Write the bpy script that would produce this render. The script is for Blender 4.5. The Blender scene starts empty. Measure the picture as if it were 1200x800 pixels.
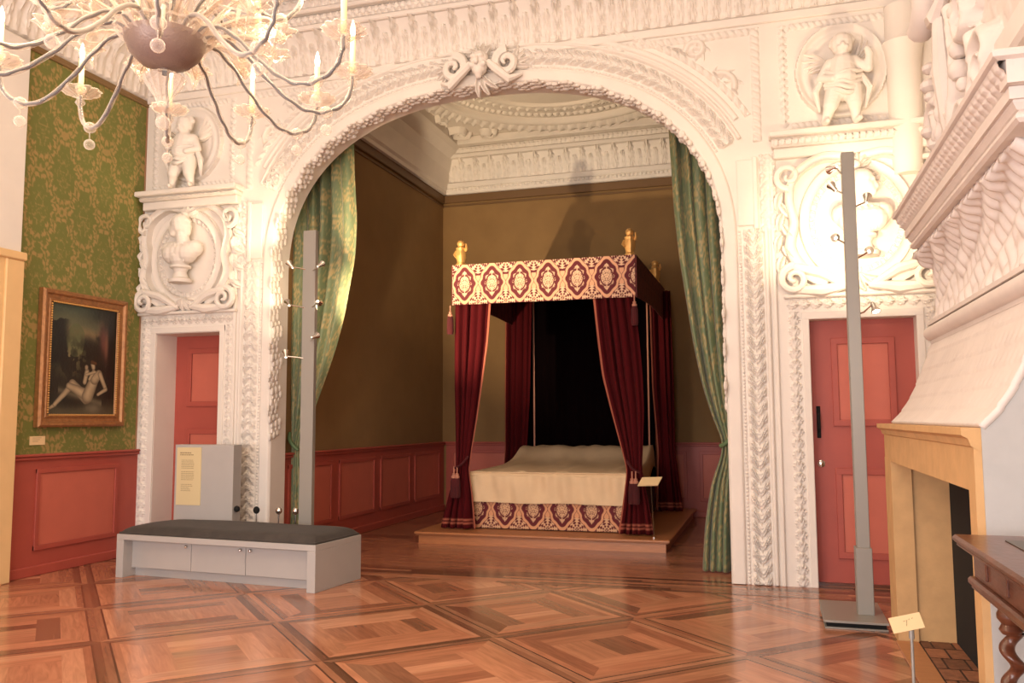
import bpy, math, random
import numpy as np
from mathutils import Matrix, Vector
rnd = random.Random(7)
PI = math.pi
SC = bpy.context.scene
COL = SC.collection

# ------------------------------------------------------------------ camera, light, exposure
def rot(yaw, pitch, roll):
    fw = np.array([math.sin(yaw)*math.cos(pitch), math.cos(yaw)*math.cos(pitch), math.sin(pitch)])
    r0 = np.array([math.cos(yaw), -math.sin(yaw), 0]); u0 = np.cross(r0, fw)
    return (math.cos(roll)*r0+math.sin(roll)*u0, -math.sin(roll)*r0+math.cos(roll)*u0, fw)
r_, u_, f_ = rot(math.radians(-16.8), math.radians(5.2), math.radians(-0.27))
cam = bpy.data.objects.new('camera', bpy.data.cameras.new('camera')); COL.objects.link(cam)
cam.data.sensor_width = 36; cam.data.lens = 30.0; cam.data.clip_start = .05
m = Matrix.Identity(4)
for i in range(3):
    m[i][0] = r_[i]; m[i][1] = u_[i]; m[i][2] = -f_[i]
m.translation = Vector((0, 0, 1.55)); cam.matrix_world = m
SC.camera = cam
SC.view_settings.view_transform = 'Standard'; SC.view_settings.look = 'None'
SC.view_settings.exposure = 0.12; SC.view_settings.gamma = 1.0
SC.view_settings.use_curve_mapping = False

WORLD = bpy.data.worlds.new('world'); SC.world = WORLD; WORLD.use_nodes = True
WORLD.node_tree.nodes['Background'].inputs[0].default_value = (1, .86, .72, 1)
WORLD.node_tree.nodes['Background'].inputs[1].default_value = .05

def look(o, target):
    d = Vector(target)-o.location
    o.rotation_euler = d.to_track_quat('-Z', 'Y').to_euler()
def lamp(name, kind, loc, energy, color, target=None, parent=None, **kw):
    l = bpy.data.lights.new(name, kind); l.energy = energy; l.color = color
    for k, v in kw.items(): setattr(l, k, v)
    o = bpy.data.objects.new(name, l); COL.objects.link(o); o.location = loc
    if target: look(o, target)
    if parent: o.parent = parent; o.matrix_parent_inverse = Matrix.Translation(-parent.location)
    return o
DAY = (.97, .95, .98)
WARM = (1.0, .77, .50)
# daylight from the windows behind the camera (three tall windows in the rear wall)
for wx in (-5.3, -2.9, -.5):
    lamp('window_daylight', 'AREA', (wx, -2.75, 2.1), 160, DAY, (wx, 5, 1.6), shape='RECTANGLE', size=1.3, size_y=2.6)
# added warm fill lamp under the ceiling, stands in for bounced room light
lamp('ceiling_fill', 'AREA', (-2.8, 3.6, 6.3), 185, (1, .79, .58), (-2.8, 3.6, 0), shape='RECTANGLE', size=6, size_y=6)

# ------------------------------------------------------------------ helpers
def lin(r, g, b):
    f = lambda c: (c/255/12.92 if c/255 <= .04045 else ((c/255+.055)/1.055)**2.4)
    return (f(r), f(g), f(b), 1)
def linA(a):
    a = np.asarray(a, float)/255
    return np.where(a <= .04045, a/12.92, ((a+.055)/1.055)**2.4)
def mat(name, color=None, rough=.6, metal=0, spec=.5, bump=0, bscale=40, var=0, vscale=6, attr=None, emit=None, estr=0, sheen=0, alpha=1, bstretch=(1,1,1), coat=0):
    M = bpy.data.materials.new(name); M.use_nodes = True
    nt = M.node_tree; N = nt.nodes; L = nt.links; b = N['Principled BSDF']
    b.inputs['Roughness'].default_value = rough; b.inputs['Metallic'].default_value = metal
    b.inputs['Specular IOR Level'].default_value = spec
    if coat: b.inputs['Coat Weight'].default_value = coat; b.inputs['Coat Roughness'].default_value = .15
    if sheen: b.inputs['Sheen Weight'].default_value = sheen
    if alpha < 1: b.inputs['Alpha'].default_value = alpha
    src = None
    if attr:
        a = N.new('ShaderNodeAttribute'); a.attribute_name = attr; src = a.outputs['Color']
    elif color: b.inputs['Base Color'].default_value = color
    tc = N.new('ShaderNodeTexCoord'); mp = N.new('ShaderNodeMapping'); mp.inputs['Scale'].default_value = bstretch
    L.new(tc.outputs['Object'], mp.inputs['Vector'])
    if var:
        n = N.new('ShaderNodeTexNoise'); n.inputs['Scale'].default_value = vscale; n.inputs['Detail'].default_value = 6
        L.new(mp.outputs[0], n.inputs['Vector'])
        mr = N.new('ShaderNodeMapRange'); mr.inputs['From Min'].default_value = .3; mr.inputs['From Max'].default_value = .7
        mr.inputs['To Min'].default_value = 1-var; mr.inputs['To Max'].default_value = 1+var
        L.new(n.outputs[0], mr.inputs[0])
        mx = N.new('ShaderNodeMix'); mx.data_type = 'RGBA'; mx.blend_type = 'MULTIPLY'; mx.inputs[0].default_value = 1
        if src: L.new(src, mx.inputs[6])
        else: mx.inputs[6].default_value = color
        L.new(mr.outputs[0], mx.inputs[7]); src = mx.outputs[2]
    if src: L.new(src, b.inputs['Base Color'])
    if bump:
        n = N.new('ShaderNodeTexNoise'); n.inputs['Scale'].default_value = bscale; n.inputs['Detail'].default_value = 4
        L.new(mp.outputs[0], n.inputs['Vector'])
        bp = N.new('ShaderNodeBump'); bp.inputs['Strength'].default_value = bump; bp.inputs['Distance'].default_value = .01
        L.new(n.outputs[0], bp.inputs['Height']); L.new(bp.outputs[0], b.inputs['Normal'])
    if emit:
        b.inputs['Emission Color'].default_value = emit; b.inputs['Emission Strength'].default_value = estr
    return M

M = {}
M['stucco'] = mat('stucco', (.80, .735, .66, 1), .7, bump=.12, bscale=30, var=.03, vscale=3)
M['stucco_cool'] = mat('stucco_hood', (.72, .64, .585, 1), .7, bump=.25, bscale=25, var=.05, vscale=4)
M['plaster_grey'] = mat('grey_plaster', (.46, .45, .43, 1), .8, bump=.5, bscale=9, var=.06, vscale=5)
M['cream'] = mat('cream_paint', lin(228, 190, 135), .6, bump=.1, var=.03)
M['ochre'] = mat('ochre_stone', lin(206, 164, 112), .7, bump=.35, bscale=14, var=.08, vscale=8)
M['red'] = mat('salmon_red_paint', lin(172, 80, 66), .5, bump=.08, bscale=30, var=.04, vscale=5)
M['redpanel'] = mat('salmon_panel_paint', lin(196, 104, 84), .55, bump=.08, bscale=30, var=.04, vscale=5)
M['greywall'] = mat('room_paint', (.72, .62, .50, 1), .8)
M['greybox'] = mat('grey_lacquer', lin(174, 170, 166), .45, var=.02)
M['greypost'] = mat('grey_metal_post', lin(150, 146, 138), .4, metal=.3)
M['dark'] = mat('dark_gap', lin(14, 13, 12), .9)
M['cushion'] = mat('charcoal_suede', lin(62, 56, 51), .9, bump=.3, bscale=60, var=.18, vscale=9, sheen=.05)
M['chrome'] = mat('chrome', (.75, .73, .7, 1), .15, metal=1)
M['gold'] = mat('gilding', lin(226, 176, 104), .42, metal=.55, bump=.4, bscale=50)
M['frame'] = mat('gilded_frame', lin(160, 112, 68), .42, metal=.4, bump=.5, bscale=50, var=.2, vscale=20)
M['paper'] = mat('paper', lin(212, 194, 150), .7)
M['card'] = mat('card', lin(235, 205, 155), .7)
M['ink'] = mat('ink', lin(150, 132, 100), .8)
M['wood'] = mat('oak_platform', lin(178, 118, 76), .35, bump=.1, bscale=20, var=.10, vscale=7, bstretch=(1, 8, 8))
M['walnut'] = mat('walnut', lin(94, 52, 34), .28, bump=.15, bscale=20, var=.25, vscale=8, bstretch=(2, 1, 6), coat=.15)
M['velvet'] = mat('burgundy_velvet', lin(72, 13, 16), .9, var=.2, vscale=5, sheen=.03)
M['velvetshade'] = mat('burgundy_deep_shade', lin(12, 4, 5), 1.0, spec=.05)  # burgundy darkened to near black: deep shade inside the bed put into the colour
M['trimpink'] = mat('pink_braid', lin(190, 130, 105), .7, bump=.4, bscale=120)
M['linen'] = mat('linen', lin(226, 196, 156), .8, bump=.25, bscale=14, var=.04, vscale=5)
M['brownwall'] = mat('olive_brown_fabric', lin(140, 108, 66), .85, bump=.2, bscale=70, var=.07, vscale=2.5)
M['browntrim'] = mat('brown_trim', lin(112, 82, 48), .6)
M['damask'] = mat('damask', attr='Col', rough=.75, bump=.25, bscale=120)
M['silk'] = mat('silk_damask', attr='Col', rough=.5, bump=.2, bscale=60, sheen=.2)
M['painting'] = mat('oil_paint', attr='Col', rough=.35, bump=.3, bscale=40)
M['brick'] = mat('hearth_brick', attr='Col', rough=.8, bump=.6, bscale=30, var=.2, vscale=20)
M['candle'] = mat('candle_wax', lin(245, 225, 165), .5, emit=(1, .80, .45, 1), estr=.35)
M['bulb'] = mat('bulb_glow', (1, .9, .7, 1), .4, emit=(1, .80, .5, 1), estr=9)
M['dish'] = mat('chandelier_dish', lin(132, 112, 104), .4, metal=.2, bump=.3, bscale=90)
M['armcore'] = mat('twisted_core', lin(58, 58, 68), .4, metal=.3)
M['spotglow'] = mat('spot_lens', (1, .95, .85, 1), .4, emit=(1, .9, .7, 1), estr=8)

def glassmat():
    g = bpy.data.materials.new('murano_glass'); g.use_nodes = True
    N = g.node_tree.nodes; L = g.node_tree.links; b = N['Principled BSDF']; out = N['Material Output']
    b.inputs['Base Color'].default_value = (.95, .86, .76, 1); b.inputs['Roughness'].default_value = .12
    b.inputs['Specular IOR Level'].default_value = .9
    t = N.new('ShaderNodeBsdfTransparent'); t.inputs[0].default_value = (.98, .95, .92, 1)
    mx = N.new('ShaderNodeMixShader'); fr = N.new('ShaderNodeLayerWeight'); fr.inputs[0].default_value = .45
    mr = N.new('ShaderNodeMapRange'); mr.inputs['To Min'].default_value = .10; mr.inputs['To Max'].default_value = .62
    L.new(fr.outputs['Facing'], mr.inputs[0]); L.new(mr.outputs[0], mx.inputs[0])
    L.new(t.outputs[0], mx.inputs[1]); L.new(b.outputs[0], mx.inputs[2]); L.new(mx.outputs[0], out.inputs[0])
    return g
M['glass'] = glassmat()

def floormat():
    f = bpy.data.materials.new('parquet'); f.use_nodes = True
    N = f.node_tree.nodes; L = f.node_tree.links; b = N['Principled BSDF']
    a = N.new('ShaderNodeAttribute'); a.attribute_name = 'Col'
    uv = N.new('ShaderNodeUVMap')
    mp = N.new('ShaderNodeMapping'); mp.inputs['Scale'].default_value = (1.6, 16, 1); L.new(uv.outputs[0], mp.inputs[0])
    n = N.new('ShaderNodeTexNoise'); n.inputs['Scale'].default_value = 1.6; n.inputs['Detail'].default_value = 8; n.inputs['Distortion'].default_value = 1.2
    L.new(mp.outputs[0], n.inputs['Vector'])
    mr = N.new('ShaderNodeMapRange'); mr.inputs['From Min'].default_value = .3; mr.inputs['From Max'].default_value = .72
    mr.inputs['To Min'].default_value = .78; mr.inputs['To Max'].default_value = 1.14
    L.new(n.outputs[0], mr.inputs[0])
    mx = N.new('ShaderNodeMix'); mx.data_type = 'RGBA'; mx.blend_type = 'MULTIPLY'; mx.inputs[0].default_value = 1
    L.new(a.outputs['Color'], mx.inputs[6]); L.new(mr.outputs[0], mx.inputs[7]); L.new(mx.outputs[2], b.inputs['Base Color'])
    tc = N.new('ShaderNodeTexCoord')
    n2 = N.new('ShaderNodeTexNoise'); n2.inputs['Scale'].default_value = 2.2; n2.inputs['Detail'].default_value = 3; L.new(tc.outputs['Object'], n2.inputs['Vector'])
    bp = N.new('ShaderNodeBump'); bp.inputs['Strength'].default_value = .05; bp.inputs['Distance'].default_value = .03
    L.new(n2.outputs[0], bp.inputs['Height']); L.new(bp.outputs[0], b.inputs['Normal'])
    r = N.new('ShaderNodeMapRange'); r.inputs['To Min'].default_value = .13; r.inputs['To Max'].default_value = .24
    L.new(n.outputs[0], r.inputs[0]); L.new(r.outputs[0], b.inputs['Roughness'])
    b.inputs['Specular IOR Level'].default_value = .6
    return f
M['floor'] = floormat()

def link_mesh(name, V, F, m, parent=None, loc=None, smooth=True, col=None, uv=None, facecol=None):
    me = bpy.data.meshes.new(name)
    V = np.asarray(V, float)
    me.from_pydata([tuple(v) for v in V], [], [tuple(int(i) for i in f) for f in F])
    if smooth and len(me.polygons): me.polygons.foreach_set('use_smooth', [True]*len(me.polygons))
    if col is not None:
        ca = me.color_attributes.new('Col', 'FLOAT_COLOR', 'POINT')
        c = np.ones((len(V), 4)); c[:, :3] = np.asarray(col).reshape(-1, 3); ca.data.foreach_set('color', c.ravel())
    if facecol is not None:
        ca = me.color_attributes.new('Col', 'FLOAT_COLOR', 'CORNER')
        c = []
        for p, fc in zip(me.polygons, facecol): c += [list(fc[:3])+[1]]*p.loop_total
        ca.data.foreach_set('color', np.array(c).ravel())
    if uv is not None:
        ul = me.uv_layers.new(name='UVMap'); ul.data.foreach_set('uv', np.array(uv, float).ravel())
    me.materials.append(m if not isinstance(m, str) else M[m])
    o = bpy.data.objects.new(name, me); COL.objects.link(o)
    if loc is not None: o.location = loc
    if parent is not None:
        o.parent = parent
    return o

class B:
    """collects geometry in world coordinates, links it as one mesh (local to its parent's origin)"""
    def __init__(s): s.V = []; s.F = []
    def add(s, V, F):
        n = len(s.V); s.V += [tuple(float(c) for c in v) for v in V]; s.F += [tuple(int(i)+n for i in f) for f in F]; return s
    def box(s, x0, x1, y0, y1, z0, z1, c=0.0):
        if x1 < x0: x0, x1 = x1, x0
        if y1 < y0: y0, y1 = y1, y0
        if c <= 0:
            V = [(x, y, z) for z in (z0, z1) for y in (y0, y1) for x in (x0, x1)]
            F = [(0, 2, 3, 1), (4, 5, 7, 6), (0, 1, 5, 4), (2, 6, 7, 3), (0, 4, 6, 2), (1, 3, 7, 5)]
            return s.add(V, F)
        c = min(c, (x1-x0)*.45, (y1-y0)*.45, (z1-z0)*.45)
        def ring(i, z):
            a, b_, d, e = x0+i, x1-i, y0+i, y1-i
            k = c
            return [(a+k, d, z), (b_-k, d, z), (b_, d+k, z), (b_, e-k, z), (b_-k, e, z), (a+k, e, z), (a, e-k, z), (a, d+k, z)]
        R = [ring(c, z0), ring(0, z0+c), ring(0, z1-c), ring(c, z1)]
        R[0] = [(min(max(x, x0+c), x1-c), min(max(y, y0+c), y1-c), z) for x, y, z in ring(0, z0)]
        R[3] = [(min(max(x, x0+c), x1-c), min(max(y, y0+c), y1-c), z1) for x, y, z in ring(0, z1)]
        V = sum(R, []); F = [tuple(range(7, -1, -1)), tuple(range(24, 32))]
        for k in range(3):
            for i in range(8): F.append((k*8+i, k*8+(i+1) % 8, k*8+8+(i+1) % 8, k*8+8+i))
        return s.add(V, F)
    def grid(s, P, close_u=False):
        P = np.asarray(P); n, k = P.shape[:2]; F = []
        idx = np.arange(n*k).reshape(n, k)
        a = idx[:-1, :-1].ravel(); b = idx[:-1, 1:].ravel(); c = idx[1:, 1:].ravel(); d = idx[1:, :-1].ravel()
        F = np.stack([a, b, c, d], 1).tolist()
        if close_u: F += [(idx[i, -1], idx[i, 0], idx[i+1, 0], idx[i+1, -1]) for i in range(n-1)]
        return s.add(P.reshape(-1, 3), F)
    def lathe(s, prof, c=(0, 0, 0), n=24, lobes=0, amp=0, cap=True):
        P = []
        for r, z in prof:
            row = []
            for i in range(n):
                t = 2*PI*i/n; rr = r*(1+amp*math.cos(lobes*t)) if lobes else r
                row.append((c[0]+rr*math.cos(t), c[1]+rr*math.sin(t), c[2]+z))
            P.append(row)
        s.grid(np.array(P), True)
        if cap:
            k = len(s.V)-n*len(prof)
            if prof[0][0] > 1e-4: s.F.append(tuple(range(k+n-1, k-1, -1)))
            if prof[-1][0] > 1e-4: s.F.append(tuple(range(k+n*(len(prof)-1), k+n*len(prof))))
        return s
    def tube(s, path, r, n=8, closed=False, flat=1.0, cap=True):
        P = [Vector(p) for p in path]; rows = []
        up = Vector((0, 0, 1)); prev = None
        for i, p in enumerate(P):
            a = P[i-1] if i else (P[-1] if closed else P[0]); b = P[(i+1) % len(P)] if (i < len(P)-1 or closed) else P[-1]
            t = (b-a); t = t.normalized() if t.length > 1e-9 else Vector((0, 0, 1))
            if prev is None:
                x = t.cross(up); x = x.normalized() if x.length > 1e-3 else t.cross(Vector((0, 1, 0))).normalized()
            else:
                x = prev-t*prev.dot(t); x = x.normalized() if x.length > 1e-6 else prev
            prev = x; y = t.cross(x)
            rr = r[i] if hasattr(r, '__len__') else r
            rows.append([tuple(p+x*(rr*math.cos(2*PI*k/n))+y*(rr*flat*math.sin(2*PI*k/n))) for k in range(n)])
        if closed: rows.append(rows[0])
        k0 = len(s.V); s.grid(np.array(rows), True)
        if cap and not closed:
            s.F.append(tuple(range(k0+n-1, k0-1, -1))); s.F.append(tuple(range(k0+n*(len(rows)-1), k0+n*len(rows))))
        return s
    def prism(s, prof, axis, a, b):
        """closed profile polygon extruded along axis; prof gives the two other coords in xyz order"""
        n = len(prof); V = []
        for t in (a, b):
            for p in prof:
                q = list(p); q.insert(axis, t); V.append(tuple(q))
        F = [tuple(range(n-1, -1, -1)), tuple(range(n, 2*n))]+[(i, (i+1) % n, n+(i+1) % n, n+i) for i in range(n)]
        return s.add(V, F)
    def sphere(s, c, r, n=12, sc=(1, 1, 1)):
        pr = []
        rows = []
        for i in range(n//2+1):
            a = -PI/2+PI*i/(n//2)
            rows.append([(c[0]+sc[0]*r*math.cos(a)*math.cos(2*PI*k/n), c[1]+sc[1]*r*math.cos(a)*math.sin(2*PI*k/n), c[2]+sc[2]*r*math.sin(a)) for k in range(n)])
        return s.grid(np.array(rows), True)
    def build(s, name, m, parent=None, smooth=False, angle=35, **kw):
        V = np.array(s.V)
        if parent is not None:
            q = parent; off = Vector((0, 0, 0))
            while q is not None: off += q.location; q = q.parent
            V = V-np.array(off)
        o = link_mesh(name, V, s.F, m, parent, smooth=smooth, **kw)
        if smooth == 'auto' or smooth:
            try: o.data.set_sharp_from_angle(angle=math.radians(angle))
            except Exception: pass
        return o

def thing(name, label, cat, loc=(0, 0, 0), group=None):
    o = bpy.data.objects.new(name, None); COL.objects.link(o); o.location = loc; o.empty_display_size = .1
    o['label'] = label; o['category'] = cat
    if group: o['group'] = group
    return o
def tag(o, label, cat, group=None):
    o['label'] = label; o['category'] = cat
    if group: o['group'] = group
    return o
def struct(o):
    o['kind'] = 'structure'; return o
def copy_tree(o, parent=None):
    c = o.copy(); COL.objects.link(c)
    if parent is not None: c.parent = parent
    for ch in list(o.children): copy_tree(ch, c)
    return c
def solid(o, t=.004, off=0):
    md = o.modifiers.new('thickness', 'SOLIDIFY'); md.thickness = t; md.offset = off; return o

# organic solids: capsules joined by voxel remesh into one continuous surface
def organic(name, caps, m, parent=None, voxel=.012, smooth=4):
    b = B()
    for p0, p1, r0, r1 in caps:
        p0, p1 = np.array(p0, float), np.array(p1, float); L = np.linalg.norm(p1-p0)
        n = max(2, int(L/(min(r0, r1)*.45))+1) if L > 1e-6 else 1
        for i in range(n):
            t = i/(n-1) if n > 1 else 0
            b.sphere(tuple(p0+(p1-p0)*t), r0+(r1-r0)*t, 12)
    o = b.build(name, m, parent, smooth=True, angle=180)
    r = o.modifiers.new('merge', 'REMESH'); r.mode = 'VOXEL'; r.voxel_size = voxel; r.use_smooth_shade = True
    s = o.modifiers.new('soften', 'SMOOTH'); s.iterations = smooth; s.factor = .5
    return o

# ------------------------------------------------------------------ room shell
Y0 = 8.44            # front face of the stucco wall with the arch
YB = 8.74            # its back face (alcove side)
XL, XR = -7.2, 1.55  # side walls
ZC = 6.55            # room ceiling
ACX, ACA, ACZ, ACB, ACN = -2.89, 2.49, 3.2, 1.92, 2.35
def arch_pts(ds=.009):
    t = np.linspace(PI, 0, 4000)
    x = ACX+ACA*np.sign(np.cos(t))*np.abs(np.cos(t))**(2/ACN); z = ACZ+ACB*np.abs(np.sin(t))**(2/ACN)
    x = np.concatenate([np.full(300, ACX-ACA), x, np.full(300, ACX+ACA)])
    z = np.concatenate([np.linspace(0, ACZ, 301)[:-1], z, np.linspace(ACZ, 0, 301)[1:]])
    s = np.concatenate([[0], np.cumsum(np.hypot(np.diff(x), np.diff(z)))]); n = int(s[-1]/ds)
    q = np.linspace(0, s[-1], n); P = np.stack([np.interp(q, s, x), np.interp(q, s, z)], 1)
    T = np.gradient(P, axis=0); T /= np.linalg.norm(T, axis=1)[:, None]
    k = 9; pad = np.pad(T, ((k, k), (0, 0)), 'edge'); T = np.stack([np.convolve(pad[:, i], np.ones(2*k+1)/(2*k+1), 'valid') for i in (0, 1)], 1)
    T /= np.linalg.norm(T, axis=1)[:, None]
    return q, P, np.stack([-T[:, 1], T[:, 0]], 1)      # outward normal
AS, AP, AN = arch_pts()

# parquet: lattice of diagonal panels, planks as separate polygons of one floor mesh
def build_floor():
    V = []; F = []; C = []; U = []
    g = 1.237; r2 = math.sqrt(.5); org = (-1.95, 5.95)
    base = [np.array(c) for c in ((190, 132, 100), (180, 122, 92), (198, 142, 110), (158, 104, 78), (186, 127, 96))]
    def col(k=None, dark=0):
        c = base[rnd.randrange(5)] if k is None else base[k]
        c = c*(1-dark)*rnd.uniform(.92, 1.06)*(.78 if rnd.random() < .09 else 1); return linA(c)
    def xy(u, v): return (org[0]+(u+v)*r2, org[1]+(-u+v)*r2, 0.0)
    def quad(pts, along, c):       # pts in (u,v); along = 0 grain along u, 1 along v
        n = len(V)
        for p in pts: V.append(xy(*p))
        F.append(tuple(range(n, n+len(pts)))); C.append(c); o = rnd.random()*9
        for p in pts: U.append((p[along]+o, p[1-along]+o*3))
    bw = .085
    def inside(i, j):
        x, y, _ = xy((i+.5)*g, (j+.5)*g); return -8.4 < x < 2.6 and -3.2 < y < 9.6
    for i in range(-14, 14):
        for j in range(-14, 14):
            if not inside(i, j): continue
            u0, v0 = i*g, j*g; u1, v1 = u0+g, v0+g
            # lattice beams (half beam on each side): light strip inside, walnut strip outside
            for k, (a, b_) in enumerate(((0, .05), (.05, .064), (.064, .115))):
                d = (rnd.choice([.02, .12, .25]), .42, 0)[k]
                quad([(u0+a, v0+a), (u1-a, v0+a), (u1-b_, v0+b_), (u0+b_, v0+b_)], 0, col(3 if k == 1 else None, d))
                quad([(u0+a, v1-a), (u0+b_, v1-b_), (u1-b_, v1-b_), (u1-a, v1-a)], 0, col(3 if k == 1 else None, d*.8))
                quad([(u0+a, v0+a), (u0+b_, v0+b_), (u0+b_, v1-b_), (u0+a, v1-a)], 1, col(3 if k == 1 else None, d))
                quad([(u1-a, v0+a), (u1-a, v1-a), (u1-b_, v1-b_), (u1-b_, v0+b_)], 1, col(3 if k == 1 else None, d*.9))
            a, b_ = .115, .245
            for n_, (q, al) in enumerate((([(u0+a, v0+a), (u1-a, v0+a), (u1-b_, v0+b_), (u0+b_, v0+b_)], 0), ([(u0+a, v1-a), (u0+b_, v1-b_), (u1-b_, v1-b_), (u1-a, v1-a)], 0),
                      ([(u0+a, v0+a), (u0+b_, v0+b_), (u0+b_, v1-b_), (u0+a, v1-a)], 1), ([(u1-a, v0+a), (u1-a, v1-a), (u1-b_, v1-b_), (u1-b_, v0+b_)], 1))):
                quad(q, al, col())
            s0u, s1u, s0v, s1v = u0+b_, u1-b_, v0+b_, v1-b_
            al = (i+j) % 2; L = s1u-s0u
            ends = .16
            if al == 0:
                for e0, e1 in ((s0u, s0u+ends), (s1u-ends, s1u)):
                    quad([(e0, s0v), (e1, s0v), (e1, s1v), (e0, s1v)], 1, col())
                n = 5
                for k in range(n):
                    q0 = s0v+L*k/n; q1 = s0v+L*(k+1)/n
                    quad([(s0u+ends, q0), (s1u-ends, q0), (s1u-ends, q1), (s0u+ends, q1)], 0, col())
            else:
                for e0, e1 in ((s0v, s0v+ends), (s1v-ends, s1v)):
                    quad([(s0u, e0), (s1u, e0), (s1u, e1), (s0u, e1)], 0, col())
                n = 5
                for k in range(n):
                    q0 = s0u+L*k/n; q1 = s0u+L*(k+1)/n
                    quad([(q0, s0v+ends), (q1, s0v+ends), (q1, s1v-ends), (q0, s1v-ends)], 1, col())
    # clip to the room: keep polygons whose centre lies before the threshold boards
    k2 = [t for t, f in enumerate(F) if all(-3.1 < V[i][1] < 8.75 and V[i][0] < 1.9 for i in f)]
    V2 = []; F2 = []; C2 = []; U2 = []; pos = 0
    starts = np.cumsum([0]+[len(f) for f in F])
    for t in k2:
        n = len(V2); V2 += [V[i] for i in F[t]]; F2.append(tuple(range(n, n+len(F[t])))); C2.append(C[t]); U2 += U[starts[t]:starts[t+1]]
    V, F, C, U = V2, F2, C2, U2
    # threshold boards and alcove boards run along x, 3 mm above as their own layer; base slab below everything
    def board(x0, x1, y0, y1, z, c):
        n = len(V); V.extend([(x0, y0, z), (x1, y0, z), (x1, y1, z), (x0, y1, z)]); F.append((n, n+1, n+2, n+3)); C.append(c)
        o = rnd.random()*9; U.extend([(x0+o, y0+o*2), (x1+o, y0+o*2), (x1+o, y1+o*2), (x0+o, y1+o*2)])
    y = 7.93; k = 0
    while y < 14.2:
        w = .065 if y < 8.5 else .13
        x = -8.0+rnd.uniform(0, 1)
        x0 = -8.2
        while x0 < 2.3:
            x1 = x0+rnd.uniform(1.2, 2.4)
            if y < 8.5: c = col(None, rnd.choice([0, .1, .3, .15, .45]))
            else: c = col(1, .06)
            board(x0, min(x1, 2.4), y, y+w, .0015, c); x0 = x1
        y += w
    board(-8.4, 2.6, -3.2, 14.4, -.003, linA([110, 60, 38]))
    o = link_mesh('floor', V, F, 'floor', smooth=False, uv=U, facecol=C); struct(o)
build_floor()

# front wall with arch and two door openings, 0.3 m thick
def front_wall():
    b = B(); zt = ZC+.1
    DL = (-6.96, -6.08, 2.58); DR = (.37, 1.29, 2.47)
    for x0, x1, z0 in ((-7.5, DL[0], 0), (DL[0], DL[1], DL[2]), (DL[1], ACX-ACA, 0), (ACX+ACA, DR[0], 0), (DR[0], DR[1], DR[2]), (DR[1], 1.75, 0)):
        b.box(x0, x1, Y0, YB, z0, zt)
    i0 = int(np.searchsorted(AP[:len(AP)//2, 1], ACZ-.02)); P = AP[i0:len(AP)-i0:4]
    P = np.array([p for p in P])
    P[0, 0] = ACX-ACA; P[-1, 0] = ACX+ACA
    rows = [[(x, Y0, zt) for x, z in P], [(x, Y0, z) for x, z in P], [(x, YB, z) for x, z in P], [(x, YB, zt) for x, z in P]]
    b.grid(np.array(rows))
    o = b.build('wall_front', 'stucco', smooth=False); struct(o)
    # deep liners of the left door niche
    b = B(); b.box(-6.96-.02, -6.955, Y0+.001, 8.86, 0, 2.6); b.box(-6.085, -6.06, Y0+.001, 8.86, 0, 2.6); b.box(-6.98, -6.06, Y0+.001, 8.86, 2.575, 2.6)
    struct(b.build('trim_1', 'stucco'))
front_wall()

def wall(name, x0, x1, y0, y1, z0, z1, m):
    return struct(B().box(x0, x1, y0, y1, z0, z1).build(name, m))
wall('wall_right', XR, XR+.2, -3, Y0, 0, ZC+.1, 'stucco')
wall('wall_back', XL-.2, XR+.2, -3.2, -3.0, 0, ZC+.1, 'stucco')
wall('ceiling', XL-.3, XR+.2, -3.2, YB, ZC, ZC+.1, 'stucco')
# rear windows behind the daylight lamps
for k, wx in enumerate((-5.3, -2.9, -.5)):
    b = B()
    for a in (-.72, -.04, .64): b.box(wx+a, wx+a+.08, -3.0, -2.94, .7, 3.5)
    for z in (.7, 1.9, 3.42): b.box(wx-.72, wx+.72, -3.0, -2.945, z, z+.08)
    struct(b.build('window_%d' % (k+1), 'cream'))

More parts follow.
